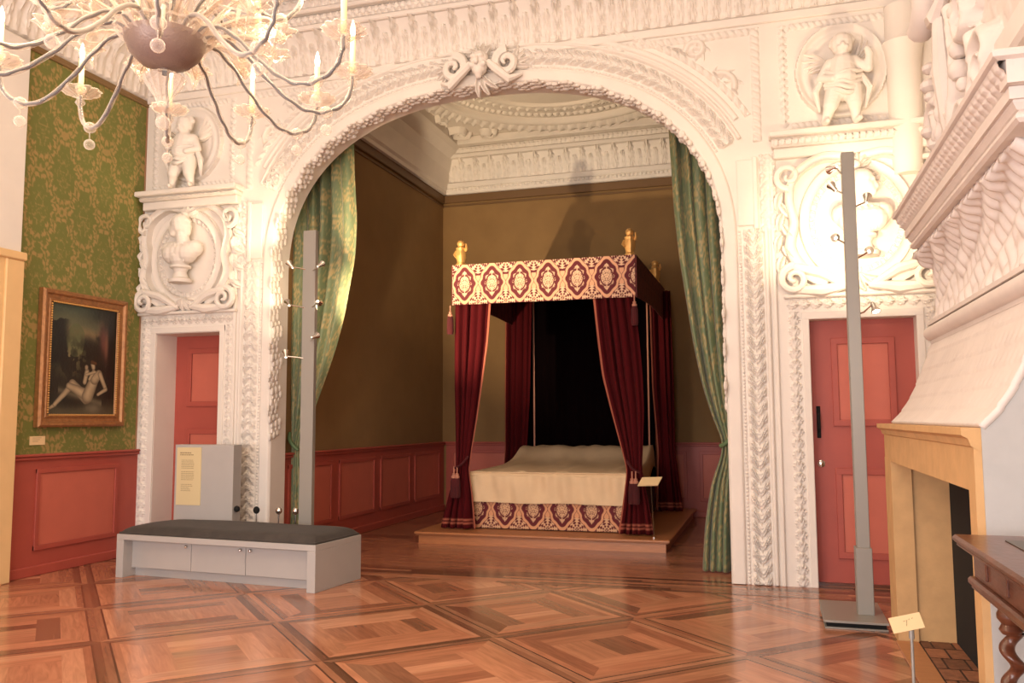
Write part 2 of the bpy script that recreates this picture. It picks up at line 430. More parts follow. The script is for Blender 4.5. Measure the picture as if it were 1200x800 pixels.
# patterned cloth on a grid: colour from a damask function in numpy
def hsh(i, j): 
    return np.modf(np.abs(np.sin(i*127.1+j*311.7)*43758.5453))[0]
def vnoise(x, y):
    xi, yi = np.floor(x), np.floor(y); fx, fy = x-xi, y-yi; fx = fx*fx*(3-2*fx); fy = fy*fy*(3-2*fy)
    return (hsh(xi, yi)*(1-fx)+hsh(xi+1, yi)*fx)*(1-fy)+(hsh(xi, yi+1)*(1-fx)+hsh(xi+1, yi+1)*fx)*fy
def fbm(x, y, o=4):
    s = 0; a = .5
    for k in range(o): s = s+a*vnoise(x*2**k+17*k, y*2**k+5*k); a *= .5
    return s
def sstep(a, b, x):
    t = np.clip((x-a)/(b-a), 0, 1); return t*t*(3-2*t)
def damask(x, y, PX, PY):
    """0..1 mask of a big leafy damask: mirrored foliage in a leafy ogee net, half-drop repeat"""
    X = x/PX; Yy = y/PY
    def cell(X, Yy):
        u = X-np.floor(X)-.5; v = Yy-np.floor(Yy)-.5; au = np.abs(u)
        r = np.hypot(u*1.05, v); th = np.arctan2(v, au)
        edge = .33+.03*np.cos(10*th)+.015*np.cos(22*th+1)+.10*np.exp(-((np.abs(th)-PI/2)/.35)**2)
        ring = sstep(.034, .022, np.abs(r-edge+.02-.012*np.sin(26*th)))*(np.sin(19*th) > -.8)
        n = fbm(au*13+3.3+.5*np.sin(9*v), v*10+7.1+au*4, 2)
        fol = sstep(.035, .02, np.abs(n-.40))*sstep(.0, .03, edge-.05-r)
        vein = sstep(.035, .02, np.abs(fbm(au*18+11, v*15+2, 2)-.37))*sstep(.0, .03, edge-.05-r)
        return np.maximum(ring, np.clip(np.maximum(.75*fol, .5*vein)*(np.abs(r/edge-.72) > .10), 0, 1)), r/edge
    a, ra = cell(X, Yy); b_, rb = cell(X+.5, Yy+.5)
    w = .28+.20*np.cos(2*PI*Yy); u = np.abs(X-np.floor(X)-.5); gap = (np.minimum(ra, rb) > 1.10)*sstep(.26, .32, fbm(u*20+5, Yy*16, 2))*.9
    return np.maximum(np.where(ra < rb, a, b_), gap)
def cloth_cols(x, y, PX, PY, fg, bg, nz=.25):
    k = damask(x+.012*(fbm(x*9, y*9)-.5)*4, y+.012*(fbm(x*9+40, y*9)-.5)*4, PX, PY)
    n = fbm(x*14, y*14); k = np.clip(k*(.75+nz*(n-.4)*2)-.15*(n > .62), 0, 1)
    return linA(fg)*k[..., None]+linA(bg)*(1-k[..., None])

# left wall: green damask above a salmon wainscot
wall('wall_left', XL-.2, XL-.004, -3, Y0, 0, ZC+.1, 'stucco')
yy = np.arange(6.6, 8.441, .0115); zz = np.arange(1.2, 5.40, .0115)
ZG, YG = np.meshgrid(zz, yy, indexing='ij')
P = np.stack([np.full_like(YG, XL), YG, ZG], -1)
c = cloth_cols(YG, ZG, .60, .84, (176, 142, 88), (114, 118, 56))
o = B().grid(P[:, ::-1]).build('wall_left', 'damask', col=c[:, ::-1].reshape(-1, 3)); struct(o)
b = B()
b.prism([(XL, 5.36), (XL+.035, 5.36), (XL+.05, 5.40), (XL+.03, 5.46), (XL+.02, 5.52), (XL, 5.52)], 1, 6.6, Y0-.001) if False else None
b.add(*(lambda pr: ([(p[0], y, p[1]) for y in (6.6, Y0-.002) for p in pr], [(i, (i+1) % 6, 6+(i+1) % 6, 6+i) for i in range(6)]+[(5, 4, 3, 2, 1, 0), (6, 7, 8, 9, 10, 11)]))([(XL-.002, 5.37), (XL+.02, 5.37), (XL+.028, 5.39), (XL+.02, 5.41), (XL+.018, 5.44), (XL-.002, 5.44)]))
struct(b.build('trim_2', mat('gilt_rail', lin(128, 100, 60), .6)))
b = B(); b.box(XL-.002, XL+.012, Y0-.018, Y0-.002, 1.2, 5.38); struct(b.build('trim_3', mat('gilt_rail_side', lin(160, 120, 88), .6)))

def wainscot(name, axis, c, s, a0, a1, panels, z1=1.21, mt='red', mp='redpanel'):
    """panelled dado on a wall; axis 0: plane x=c, runs along y; axis 1: plane y=c, runs along x. s = direction out of the wall"""
    b = B(); p = B()
    def bx(bb, u0, u1, d0, d1, z0, z1_, ch=0):
        if axis == 0: bb.box(c+s*d0, c+s*d1, u0, u1, z0, z1_, ch)
        else: bb.box(u0, u1, c+s*d0, c+s*d1, z0, z1_, ch)
    bx(b, a0, a1, -.002, .03, 0, z1-.04)
    bx(b, a0, a1, -.002, .055, 0, .10, .008)
    bx(b, a0, a1, -.002, .065, z1-.05, z1-.015, .008); bx(b, a0, a1, -.002, .085, z1-.015, z1+.01, .006)
    for u0, u1, z0, z2 in panels:
        w = .05
        for k, (dw, dd) in enumerate(((0, .052), (.02, .042))):
            for q in ((u0+dw, u1-dw, z0+dw, z0+w), (u0+dw, u1-dw, z2-w, z2-dw)): bx(b, q[0], q[1], .028, dd, q[2], q[3], .004)
            for q in ((u0+dw, u0+w), (u1-w, u1-dw)): bx(b, q[0], q[1], .028, dd-.0012, z0+dw+.001, z2-dw-.001, .004)
        bx(p, u0+w, u1-w, .029, .034, z0+w, z2-w)
    o = struct(b.build(name, mt))
    q = p.build('dado_panel', mp, o)
wainscot('baseboard_left', 0, XL, 1, 6.55, Y0-.002, [(6.98, 8.12, .25, 1.07)])
# cream casing at the left edge of view (window reveal) and white wall above it
b = B(); b.box(XL-.002, XL+.12, 5.3, 6.62, 0, 3.16, .01); b.box(XL, XL+.16, 5.2, 6.64, 3.14, 3.22, .01)
b.box(XL, XL+.14, 6.42, 6.63, 0, 3.14, .01)
struct(b.build('trim_4', 'cream'))
struct(B().box(XL-.002, XL+.10, 5.3, 6.62, 3.22, 5.4, .01).build('trim_5', 'stucco'))
struct(B().box(XL, XL+.5, 6.66, 7.28, 0, .02).build('trim_6', 'floor', uv=None)) if False else None

# alcove shell
ZA = 6.42; AXL, AXR, AY = -5.47, .35, 13.92
wall('wall_alcove_left', AXL-.1, AXL, YB, AY, 0, ZA, 'brownwall')
wall('wall_alcove_right', AXR, AXR+.1, YB, AY, 0, ZA, 'brownwall')
wall('wall_alcove_back', AXL-.1, AXR+.1, AY, AY+.1, 0, ZA, 'brownwall')
wall('ceiling_alcove', AXL-.1, AXR+.1, YB, AY+.1, ZA, ZA+.1, 'stucco')
wainscot('baseboard_alcove_left', 0, AXL, 1, YB+.002, AY-.002, [(8.9+i*1.24, 8.9+i*1.24+1.06, .25, 1.03) for i in range(4)], 1.16)
wainscot('baseboard_alcove_back', 1, AY, -1, AXL+.08, AXR-.002, [(-5.3, -4.1, .25, 1.03), (-3.9, -2.7, .25, 1.03), (-2.5, -1.3, .25, 1.03), (-1.1, .1, .25, 1.03)], 1.16)
b = B()
for x0, x1, y0, y1 in ((AXL-.001, AXL+.05, YB+.001, AY), (AXL, AXR, AY-.05, AY+.001)):
    b.box(x0, x1, y0, y1, 5.36, 5.50, .01)
for x0, x1, y0, y1 in ((AXL-.001, AXL+.02, YB+.001, AY), (AXL, AXR, AY-.02, AY+.001)):
    b.box(x0, x1, y0, y1, 5.30, 5.33, .004)
struct(b.build('trim_7', 'browntrim'))

# ------------------------------------------------------------------ stucco relief
def frac(a): return a-np.floor(a)
def H_leaf(P, A, flip=1):
    def f(s, v):
        t = frac(flip*s/P); c = np.abs(2*v-1)
        w = .98*np.sin(PI*np.clip(t, .02, .98))**.45*(.86+.14*np.cos(2*PI*4*t))
        ins = np.clip(1-(c/w)**2, 0, 1)
        h = A*ins**.5*(.35+.65*t)*(.72+.28*np.cos(16*c-9*t))
        h += .25*A*np.exp(-(c/.10)**2)*(ins > 0)
        return h
    return f
def H_pair(P, A):      # pairs of s-curved feathered leaves either side of a stem
    def f(s, v):
        u = 2*v-1; au = np.abs(u); k = frac(s/P+.42*au-.10*np.sin(PI*au*2)+.5*(u > 0)*.0)
        lobe = np.sqrt(np.clip(1-(2*k-1)**2*1.1, 0, 1))
        tip = np.clip((1-au)*7, 0, 1)*(1-.25*(k < .2))
        h = A*lobe*(.45+.55*np.clip(1.2-1.1*np.abs(au-.55)*1.6, 0, 1))*tip
        h *= .74+.26*np.cos(2*PI*(3*k+2.2*au))
        cav = np.exp(-((k-.02)/.07)**2)+np.exp(-((k-.98)/.07)**2)
        h = h*(1-.9*np.clip(cav, 0, 1))
        return np.maximum(h, .4*A*np.exp(-(u/.09)**2))
    return f
def H_bead(P, A):
    return lambda s, v: A*np.sqrt(np.clip(1-(2*frac(s/P)-1)**2*1.15-(2*v-1)**2, 0, 1))
def H_rope(P, A):
    return lambda s, v: A*np.sqrt(np.clip(1-(2*v-1)**2, 0, 1))*(.6+.4*np.sin(2*PI*(s/P+.8*v)))
def H_egg(P, A):
    def f(s, v):
        t = 2*frac(s/P)-1
        e = np.sqrt(np.clip(1-(t/.55)**2-((v-.55)/.5)**2, 0, 1)); sh = np.exp(-((np.hypot(t/.8, (v-.6)/.62)-1)/.12)**2)*.7
        return A*np.maximum(e, sh)
    return f
def H_round(A): return lambda s, v: A*np.sqrt(np.clip(1-(2*v-1)**2, 0, 1))
def H_flat(A): return lambda s, v: A*sstep(0, .12, v)*sstep(0, .12, 1-v)
def H_gui(P, A):
    def f(s, v):
        u = 2*v-1; a = np.sin(2*PI*s/P)*.6
        return A*np.maximum(np.exp(-((u-a)/.22)**2), np.exp(-((u+a)/.22)**2))
    return f
def H_acan(P, A):      # tall upright acanthus leaves with curled heads, darts between
    def f(s, v):
        def leaf(t, wid, tip, k):
            c = np.abs(t)/wid
            w = (.55+.45*np.sin(PI*np.clip(v/tip, 0, 1)*.85+.25))*(.85+.15*np.cos(2*PI*5*v))*(v < tip)
            ins = np.clip(1-(c/np.maximum(w, 1e-3))**2, 0, 1)*(v < tip)
            curl = .35+.65*sstep(tip*.55, tip*.93, v)
            return k*ins**.6*curl*(.72+.28*np.cos(15*c+10*v))
        t = 2*frac(s/P)-1; t2 = 2*frac(s/P+.5)-1
        h = np.maximum(leaf(t, .52, .97, 1), leaf(t2, .40, .72, .62))
        return A*h+.004
    return f

def band(name, pts, nrm, S, d0, d1, hf, dv=.012, mt='stucco', base=-.004, lift=0, y=Y0, parent=None, sel=None):
    n = max(4, int(round(abs(d1-d0)/dv))+1); v = np.linspace(0, 1, n)
    if sel is not None: pts, nrm, S = pts[sel], nrm[sel], S[sel]
    SS, VV = np.meshgrid(S, v, indexing='ij')
    h = hf(SS, VV)+lift
    if not lift: h = np.where(h < .0025, -.004, h)
    d = d0+(d1-d0)*VV
    X = pts[:, None, 0]+nrm[:, None, 0]*d; Z = pts[:, None, 1]+nrm[:, None, 1]*d
    h[:, 0] = base; h[:, -1] = base
    h[0, :] = base; h[-1, :] = base
    P = np.stack([X, y-h, Z], -1)
    o = B().grid(P).build(name, mt, parent, smooth=True, angle=60)
    return o
TN = [10]
def trim(o):
    o.name = 'trim_%d' % TN[0]; o.data.name = o.name; TN[0] += 1; return struct(o)
def hband(x0, x1, z0, z1, hf, ds=.012, **k):
    n = max(4, int((x1-x0)/ds)); S = np.linspace(0, x1-x0, n); pts = np.stack([x0+S, np.full(n, z0)], 1); nr = np.tile([0., 1.], (n, 1))
    return trim(band('trim', pts, nr, S, 0, z1-z0, hf, **k))
def vband(x0, x1, z0, z1, hf, ds=.012, **k):
    n = max(4, int((z1-z0)/ds)); S = np.linspace(0, z1-z0, n); pts = np.stack([np.full(n, x0), z0+S], 1); nr = np.tile([1., 0.], (n, 1))
    return trim(band('trim', pts, nr, S, 0, x1-x0, hf, **k))

# archivolt and jamb mouldings
hi = AP[:, 1] > 4.08; lo_ = AP[:, 1] <= 3.36
iL = np.where(lo_ & (AP[:, 0] < ACX))[0]; iR = np.where(lo_ & (AP[:, 0] > ACX))[0]; iH = np.where(hi)[0]; iA = np.arange(len(AP))
trim(band('t', AP, AN, AS, .0, .145, H_flat(.035), sel=iA))
for sel in (iL, iR, iH):
    trim(band('t', AP, AN, AS, .15, .18, H_bead(.034, .022), dv=.007, sel=sel))
    trim(band('t', AP, AN, AS, .195, .375, H_pair(.125, .06), dv=.009, sel=sel))
    trim(band('t', AP, AN, AS, .385, .435, H_round(.045), sel=sel))
iH2 = np.where(AP[:, 1] > 4.2)[0]
trim(band('t', AP, AN, AS, .45, .52, H_round(.03), sel=iH2))
trim(band('t', AP, AN, AS, .56, .63, H_rope(.075, .04), sel=np.where(AP[:, 1] > 4.18)[0]))
# festoon of leaves round the reveal, hanging along both jambs
def festoon():
    b = B(); k = 0
    for i in range(0, len(AP), 7):
        x, z = AP[i]
        if z < (1.35 if x < ACX else 1.6): continue
        nx, nz = AN[i]; tx, tz = nz, -nx
        y = Y0+.10+.05*math.sin(k*1.1); k += 1
        for q in (-1, 0, 1):
            c = (x-nx*.006+tx*.02*q, y-.055+q*.075, z-nz*.006+tz*.02*q)
            a = .030*(1+.35*math.sin(k*2.3+q))
            b.sphere(c, a, 8, (.5+abs(tx)*.75, .9, .5+abs(tz)*.75))
    o = b.build('leaf_festoon', 'stucco', smooth=True); trim(o)
festoon()

# impost blocks with their own vertical strip
for sx, x0 in ((1, ACX+ACA), (-1, ACX-ACA)):
    b = B(); b.box(x0+sx*.15, x0+sx*.34, Y0-.03, Y0+.01, 3.40, 4.05, .008); b.box(x0+sx*.30, x0+sx*.345, Y0-.045, Y0+.01, 3.36, 4.07, .008)
    trim(b.build('t', 'stucco'))
    a, c_ = sorted((x0+sx*.36, x0+sx*.52))
    vband(a, c_, 3.32, 4.10, H_pair(.13, .045))
# plain pilaster edges between arch and doors
for x0, x1 in ((-5.90, -5.86), (.055, .09)):
    b = B(); b.box(x0, x1, Y0-.03, Y0+.01, 0, 4.05, .008); trim(b.build('t', 'stucco'))

# door surrounds
def door_frame(x0, x1, z1, w):
    vband(x0-w, x0-.07, 0, z1+.085, H_leaf(.105, .05), ds=.009, dv=.010)
    vband(x1+.07, x1+w, 0, z1+.085, H_leaf(.105, .05), ds=.009, dv=.010)
    hband(x0-w, x1+w, z1+.09, z1+w, H_leaf(.105, .05), ds=.009, dv=.010)
    b = B()
    for a, c_ in ((x0-.065, x0), (x1, x1+.065)): b.box(a, c_, Y0-.0185, Y0+.0085, 0, z1+.074, .006)
    b.box(x0-.065, x1+.065, Y0-.02, Y0+.01, z1, z1+.075, .006)
    b.box(x0-w-.02, x1+w+.02, Y0-.07, Y0+.01, z1+w, z1+w+.035, .01)
    trim(b.build('t', 'stucco'))
door_frame(-6.96, -6.08, 2.58, .215)
door_frame(.37, 1.29, 2.47, .20)

def door(name, x0, x1, z1, y, panels, handle=None):
    b = B(); b.box(x0, x1, y, y+.05, .012, z1)
    p = B()
    for u0, u1, a0, a1 in panels:
        for k, (o_, d) in enumerate(((0, .022), (.025, .014))):
            w = .06
            b.box(u0+o_, u1-o_, y-d, y+.01, a0+o_, a0+w, .004); b.box(u0+o_, u1-o_, y-d, y+.01, a1-w, a1-o_, .004)
            b.box(u0+o_+.001, u0+w-.001, y-d+.0012, y+.01, a0+o_+.001, a1-o_-.001, .004); b.box(u1-w+.001, u1-o_-.001, y-d+.0012, y+.01, a0+o_+.001, a1-o_-.001, .004)
        p.box(u0+.06, u1-.06, y-.004, y+.01, a0+.06, a1-.06)
    o = struct(b.build(name, 'red')); p.build('door_panel', 'redpanel', o)
    if handle:
        hx = handle; h = B(); h.box(hx-.018, hx+.018, y-.012, y, 1.36, 1.66, .005)
        h.tube([(hx, y-.01, 1.60), (hx, y-.06, 1.57), (hx, y-.06, 1.45), (hx, y-.01, 1.42)], .013)
        h.build('door_handle', M['dark'], o, smooth=True)
        h = B(); h.lathe([(.03, 0), (.034, .008), (.02, .014), (.0, .016)], n=16)
        k = h.build('escutcheon', 'chrome', None, smooth=True); k.rotation_euler = (PI/2, 0, 0); k.location = (hx+.01, y, 1.12); k.parent = o
    return o
door('door_1', -6.96, -6.085, 2.575, 8.80, [(-6.78, -6.22, 1.72, 2.42), (-6.78, -6.22, .25, 1.45)])
door('door_2', .37, 1.29, 2.47, 8.60, [(.56, 1.12, 1.47, 2.30), (.56, 1.12, .25, 1.08)], .43)
struct(B().box(.35, 1.31, 8.56, 8.62, 0, .03).build('trim_8', 'walnut'))

# ledges over the doors
def ledge(x0, x1, z0, z1, d):
    b = B()
    b.box(x0+.04, x1-.04, Y0-d*.45, Y0+.01, z0, z0+.10, .01)
    b.box(x0+.02, x1-.02, Y0-d*.7, Y0+.01, z0+.10, z1-.06, .015); b.box(x0, x1, Y0-d, Y0+.01, z1-.06, z1, .012)
    trim(b.build('t', 'stucco'))
    hband(x0+.03, x1-.03, z0+.10, z1-.065, H_leaf(.06, .03), lift=d*.7, ds=.01)
ledge(-7.19, -5.80, 4.06, 4.27, .20)
ledge(.06, 1.54, 4.02, 4.27, .16)

# frieze, plain bands, upper cornice across the whole wall
X0w, X1w = -7.19, 1.54
trim(B().box(X0w, X1w, Y0-.03, Y0+.01, 5.405, 5.49, .008).build('t', 'stucco'))
def H_friezecove(P, A):
    f = H_acan(P, A)
    return lambda s, v: f(s, v)+.02+.16*v**2.2
hband(X0w, X1w, 5.49, 5.95, H_friezecove(.23, .12), ds=.010, dv=.012)
trim(B().box(X0w, X1w, Y0-.22, Y0+.01, 5.94, 6.0, .012).build('t', 'stucco'))
hband(X0w, X1w, 6.0, 6.12, H_gui(.16, .03), lift=.20)
trim(B().box(X0w, X1w, Y0-.27, Y0+.01, 6.12, 6.17, .012).build('t', 'stucco'))
trim(B().box(X0w, X1w, Y0-.33, Y0+.01, 6.30, ZC, .03).build('t', 'stucco'))
hband(X0w, X1w, 6.17, 6.31, H_leaf(.12, .06), lift=.24, ds=.014, dv=.014)
# the same cornice returning along the left wall
def lband(y0, y1, z0, z1, hf, lift, ds=.014):
    n = int((y1-y0)/ds); S = np.linspace(0, y1-y0, n); k = int((z1-z0)/.014)+2; v = np.linspace(0, 1, k)
    SS, VV = np.meshgrid(S, v, indexing='ij'); h = hf(SS, VV)+lift; h[:, 0] = 0; h[:, -1] = 0
    P = np.stack([XL+h, y0+SS, z0+(z1-z0)*VV], -1)[::-1]
    trim(B().grid(P).build('t', 'stucco', smooth=True, angle=60))
lband(3.5, Y0-.01, 5.46, 5.95, H_friezecove(.23, .085), 0)
lband(3.5, Y0-.01, 6.0, 6.3, H_gui(.16, .03), .22)
trim(B().box(XL, XL+.22, 3.5, Y0-.01, 5.94, 6.0, .01).build('t', 'stucco'))
trim(B().box(XL, XL+.33, 3.5, Y0-.01, 6.3, ZC, .01).build('t', 'stucco'))

# spandrel panels: framed strips and foliage scrolls
def curve_field(X, Z, curves, A):
    h = np.full(X.shape, -.004)
    for pts, rad in curves:
        for (px, pz), r in zip(pts, rad):
            m_ = (np.abs(X-px) < r) & (np.abs(Z-pz) < r)
            if m_.any():
                d2 = ((X[m_]-px)**2+(Z[m_]-pz)**2)/r**2
                h[m_] = np.maximum(h[m_], A*np.sqrt(np.clip(1-d2, 0, 1))*min(1, r/.03))
    return h
def spiral(cx, cz, r, turns, a0, d=1, w=.03, n=90):
    t = np.linspace(0, 1, n); rr = r*(1-t)**.8+.012; a = a0+d*turns*2*PI*t
    return list(zip(cx+rr*np.cos(a), cz+rr*np.sin(a))), list(w*(1-.55*t))
def leafy(pts, rad, k=6, L=.07, side=1):
    out = []
    P = np.array(pts)
    for i in range(4, len(P)-4, k):
        t = P[i+2]-P[i-2]; t = t/np.linalg.norm(t); n = np.array([-t[1], t[0]])*side
        q = np.linspace(0, 1, 10); c = P[i]+np.outer(q*L, n)+np.outer(q**2*L*.9, t)
        out.append((list(map(tuple, c)), list(.020*(1-q*.7))))
    return out
def spandrel(sx):
    ex = ACX+sx*(2.80); n = 0
    def X_(u): return ex-sx*u            # u measured inwards from the outer corner
    C = []
    for cu, cz, r, a0, d in ((.78, 5.08, .17, .3, 1), (.28, 4.80, .15, 2.4, -1), (1.25, 5.20, .09, .5, 1), (.52, 5.22, .08, 3, -1), (.17, 4.5, .08, 1, 1)):
        p, w = spiral(X_(cu), cz, r, 1.4, a0 if sx > 0 else PI-a0, d*sx, .034); C.append((p, w)); C += leafy(p, w, 8, .075, -1 if d*sx > 0 else 1)
    q = np.linspace(0, 1, 60)
    C.append((list(zip(X_(.12+1.5*q**1.1), 4.45+.85*q**.5+.05*np.sin(9*q))), list(.02+0*q)))
    x = np.arange(min(X_(0), X_(1.75)), max(X_(0), X_(1.75)), .012); z = np.arange(4.25, 5.32, .012)
    Z_, X2 = np.meshgrid(z, x, indexing='ij')
    h = curve_field(X2, Z_, C, .055)
    ax = np.abs(X2-ACX)/(ACA+.62); az = (Z_-ACZ)/(ACB+.60); ins = (ax**ACN+az**ACN) < 1.0
    h[ins] = -.02
    bb = B().grid(np.stack([X2, Y0-h, Z_], -1)); hf = h.ravel()
    bb.F = [f for f in bb.F if max(hf[i] for i in f) > 0]
    trim(bb.build('t', 'stucco', smooth=True, angle=60))
    a, b_ = sorted((X_(-.0), X_(-.09))); vband(a, b_, 4.22, 5.38, H_rope(.07, .035))
    a, b_ = sorted((X_(0), X_(1.55))); hband(a, b_, 5.30, 5.385, H_rope(.07, .035))
spandrel(1); spandrel(-1)
# upper panels over the ledges: frames and shell ovals
def upper_panel(x0, x1):
    vband(x0, x0+.09, 4.33, 5.36, H_leaf(.07, .035), ds=.009); vband(x1-.09, x1, 4.33, 5.36, H_leaf(.07, .035), ds=.009)
    hband(x0+.1, x1-.1, 4.31, 4.38, H_rope(.06, .03)); hband(x0+.1, x1-.1, 5.29, 5.37, H_rope(.06, .03))
    cx = (x0+x1)/2; x = np.arange(cx-.44, cx+.44, .011); z = np.arange(4.32, 5.28, .011); Z_, X2 = np.meshgrid(z, x, indexing='ij')
    r = np.hypot((X2-cx)/.41, (Z_-4.84)/.46)
    th = np.arctan2(Z_-4.84, X2-cx)
    h = np.where(r < 1, .05*sstep(.35, 1, r)*(.75+.25*np.cos(26*r))+.004, -.004)
    trim(B().grid(np.stack([X2, Y0-h, Z_], -1)).build('t', 'stucco', smooth=True, angle=60))
upper_panel(.17, 1.30); upper_panel(-7.10, -5.93)
# lit bracket pilaster in the corner over the right door, leaf strip beside it
b = B(); 
prof = [(.12, 3.78), (.13, 3.9), (.145, 4.3), (.15, 4.8), (.17, 4.95), (.19, 5.02), (.15, 5.08), (.15, 5.38)]
b.lathe([(r, z) for r, z in prof], (1.28, Y0-.02, 0), 24)
trim(b.build('t', 'stucco', smooth=True))

# alcove cornice, leaf frieze and oval ceiling rings
def H_cornice(s, v): return H_acan(.27, .07)(s, v)
trim(B().box(AXL, AXR, AY-.10, AY, 5.50, 5.56, .01).build('t', 'stucco')); trim(B().box(AXL, AXR, AY-.14, AY, 5.60, 5.70, .015).build('t', 'stucco'))
hband(AXL, AXR, 5.54, 5.62, H_bead(.07, .03), lift=.09, y=AY)
hband(AXL, AXR, 5.70, 6.10, lambda s, v: H_acan(.27, .09)(s, v)+.08+.14*v**2, y=AY)
trim(B().box(AXL, AXR, AY-.30, AY, 6.09, 6.16, .012).build('t', 'stucco'))
hband(AXL, AXR, 6.16, 6.28, H_leaf(.08, .03), lift=.28, y=AY)
trim(B().box(AXL, AXR, AY-.42, AY, 6.28, ZA, .02).build('t', 'stucco'))
# left side: smooth cove
k = [(AXL, 5.50), (AXL+.10, 5.50), (AXL+.10, 5.56), (AXL+.13, 5.60), (AXL+.14, 5.70), (AXL+.17, 5.9), (AXL+.24, 6.08), (AXL+.36, 6.2), (AXL+.42, 6.28), (AXL+.42, ZA), (AXL, ZA)]
b = B(); b.add([(x, y, z) for y in (YB+.001, AY-.05) for x, z in k], [(i, (i+1) % 11, 11+(i+1) % 11, 11+i) for i in range(11)]); trim(b.build('t', 'stucco'))
def oval_ring(cx, cy, rx, ry, prof_w, hf):
    S = np.linspace(0, 2*PI, 560); v = np.linspace(0, 1, 12); SS, VV = np.meshgrid(S, v, indexing='ij')
    L = (rx+ry)/2; h = hf(SS*L, VV); h[:, 0] = -.003; h[:, -1] = -.003; d = prof_w*(VV-.5)
    P = np.stack([cx+(rx+d)*np.cos(SS), cy+(ry+d)*np.sin(SS), ZA-h], -1)
    trim(B().grid(P[:, ::-1]).build('t', 'stucco', smooth=True, angle=60))
OX, OY = -2.85, 11.55
oval_ring(OX, OY, 2.12, 1.90, .30, lambda s, v: H_leaf(.16, .07)(s, v)+.06*np.sin(PI*v))
oval_ring(OX, OY, 1.86, 1.64, .14, H_round(.10)); oval_ring(OX, OY, 1.62, 1.40, .10, H_bead(.10, .05))
oval_ring(OX, OY, 1.38, 1.16, .16, H_leaf(.14, .05)); oval_ring(OX, OY, 1.20, .98, .08, H_round(.05))
for sx in (-1, 1):
    C = []
    cx = OX+sx*2.05; cy = OY+1.55
    for du, dv_, r, a0, d in ((0, .1, .2, 1, 1), (.3, -.2, .14, 2, -1), (-.45, .25, .12, 0, 1), (.05, -.55, .1, 3, 1)):
        p, w = spiral(cx+sx*du, cy+dv_, r, 1.4, a0, d, .05); C.append((p, w)); C += leafy(p, w, 7, .12)
    x = np.arange(cx-.75, cx+.75, .016); y_ = np.arange(cy-.8, cy+.42, .016); Y2, X2 = np.meshgrid(y_, x, indexing='ij')
    X2c = np.clip(X2, AXL+.43, AXR-.01)
    h = curve_field(X2c, Y2, C, .11); h[((X2c-OX)/2.3)**2+((Y2-OY)/2.08)**2 < 1] = -.02
    bb = B().grid(np.stack([X2c, Y2, ZA-h], -1)[:, ::-1]); hf = h[:, ::-1].ravel()
    bb.F = [f for f in bb.F if max(hf[i] for i in f) > 0]
    trim(bb.build('t', 'stucco', smooth=True, angle=60))
b = B(); b.tube([(-2.9, 11.4, ZA), (-2.9, 11.4, ZA-.10)], .018); b.lathe([(.01, 0), (.06, .02), (.075, .06), (.05, .10), (.02, .12)], (-2.9, 11.4, ZA-.22), 12)
o = b.build('ceiling_hook', 'gold', smooth=True); tag(o, 'small gilt hanging boss under the white oval of the alcove ceiling', 'hook')

# ------------------------------------------------------------------ stucco figures and cartouches
def bust(cx, cz, turn, label, rx=.42, rz=.55):
    t = thing('bust', label, 'bust', (cx, Y0, cz))
    s = turn   # -1 looks left, +1 looks right
    y = Y0-.14
    caps = [((cx, y, cz+.27), (cx+.01*s, y-.01, cz+.31), .115, .105),
            ((cx+.05*s, y-.02, cz+.24), (cx+.085*s, y-.03, cz+.19), .075, .05),         # jaw, beard
            ((cx+.11*s, y-.035, cz+.27), (cx+.125*s, y-.04, cz+.235), .022, .026),       # nose
            ((cx+.09*s, y-.05, cz+.305), (cx+.10*s, y-.02, cz+.305), .028, .028),        # brow
            ((cx-.05*s, y, cz+.26), (cx-.06*s, y+.01, cz+.20), .08, .06),
            ((cx-.01*s, y, cz+.18), (cx-.02*s, y+.02, cz+.08), .072, .085),              # neck
            ((cx-.17, y+.03, cz+.00), (cx+.17, y+.03, cz+.00), .10, .10),                # shoulders
            ((cx-.10, y-.01, cz-.06), (cx+.10, y-.01, cz-.06), .12, .12),
            ((cx, y-.01, cz-.10), (cx, y+.03, cz-.22), .12, .07)]
    for k in range(7):
        a = .5+k*.42; caps.append(((cx-.095*s*math.cos(a)*.9, y-.03*math.sin(a*2), cz+.29+.10*math.sin(a)), (cx-.10*s*math.cos(a), y+.01, cz+.27+.10*math.sin(a)), .03, .034))
    organic('torso', caps, 'stucco', t, .009, 3)
    b = B()
    for k in range(6):
        u = -.14+k*.055
        b.tube([(cx+u, y-.075+abs(u)*.25, cz+.05), (cx+u*.8+.03, y-.115+abs(u)*.3, cz-.05), (cx+u*.5+.03, y-.08, cz-.17)], [.014, .018, .010])
    b.build('drapery_fold', 'stucco', t, smooth=True)
    b = B(); b.lathe([(.0, -.40), (.13, -.40), (.135, -.36), (.09, -.34), (.07, -.28), (.085, -.24), (.12, -.225), (.12, -.20), (.07, -.19), (.0, -.19)], (cx, y+.01, cz), 24)
    b.build('socle', 'stucco', t, smooth=True)
    return t
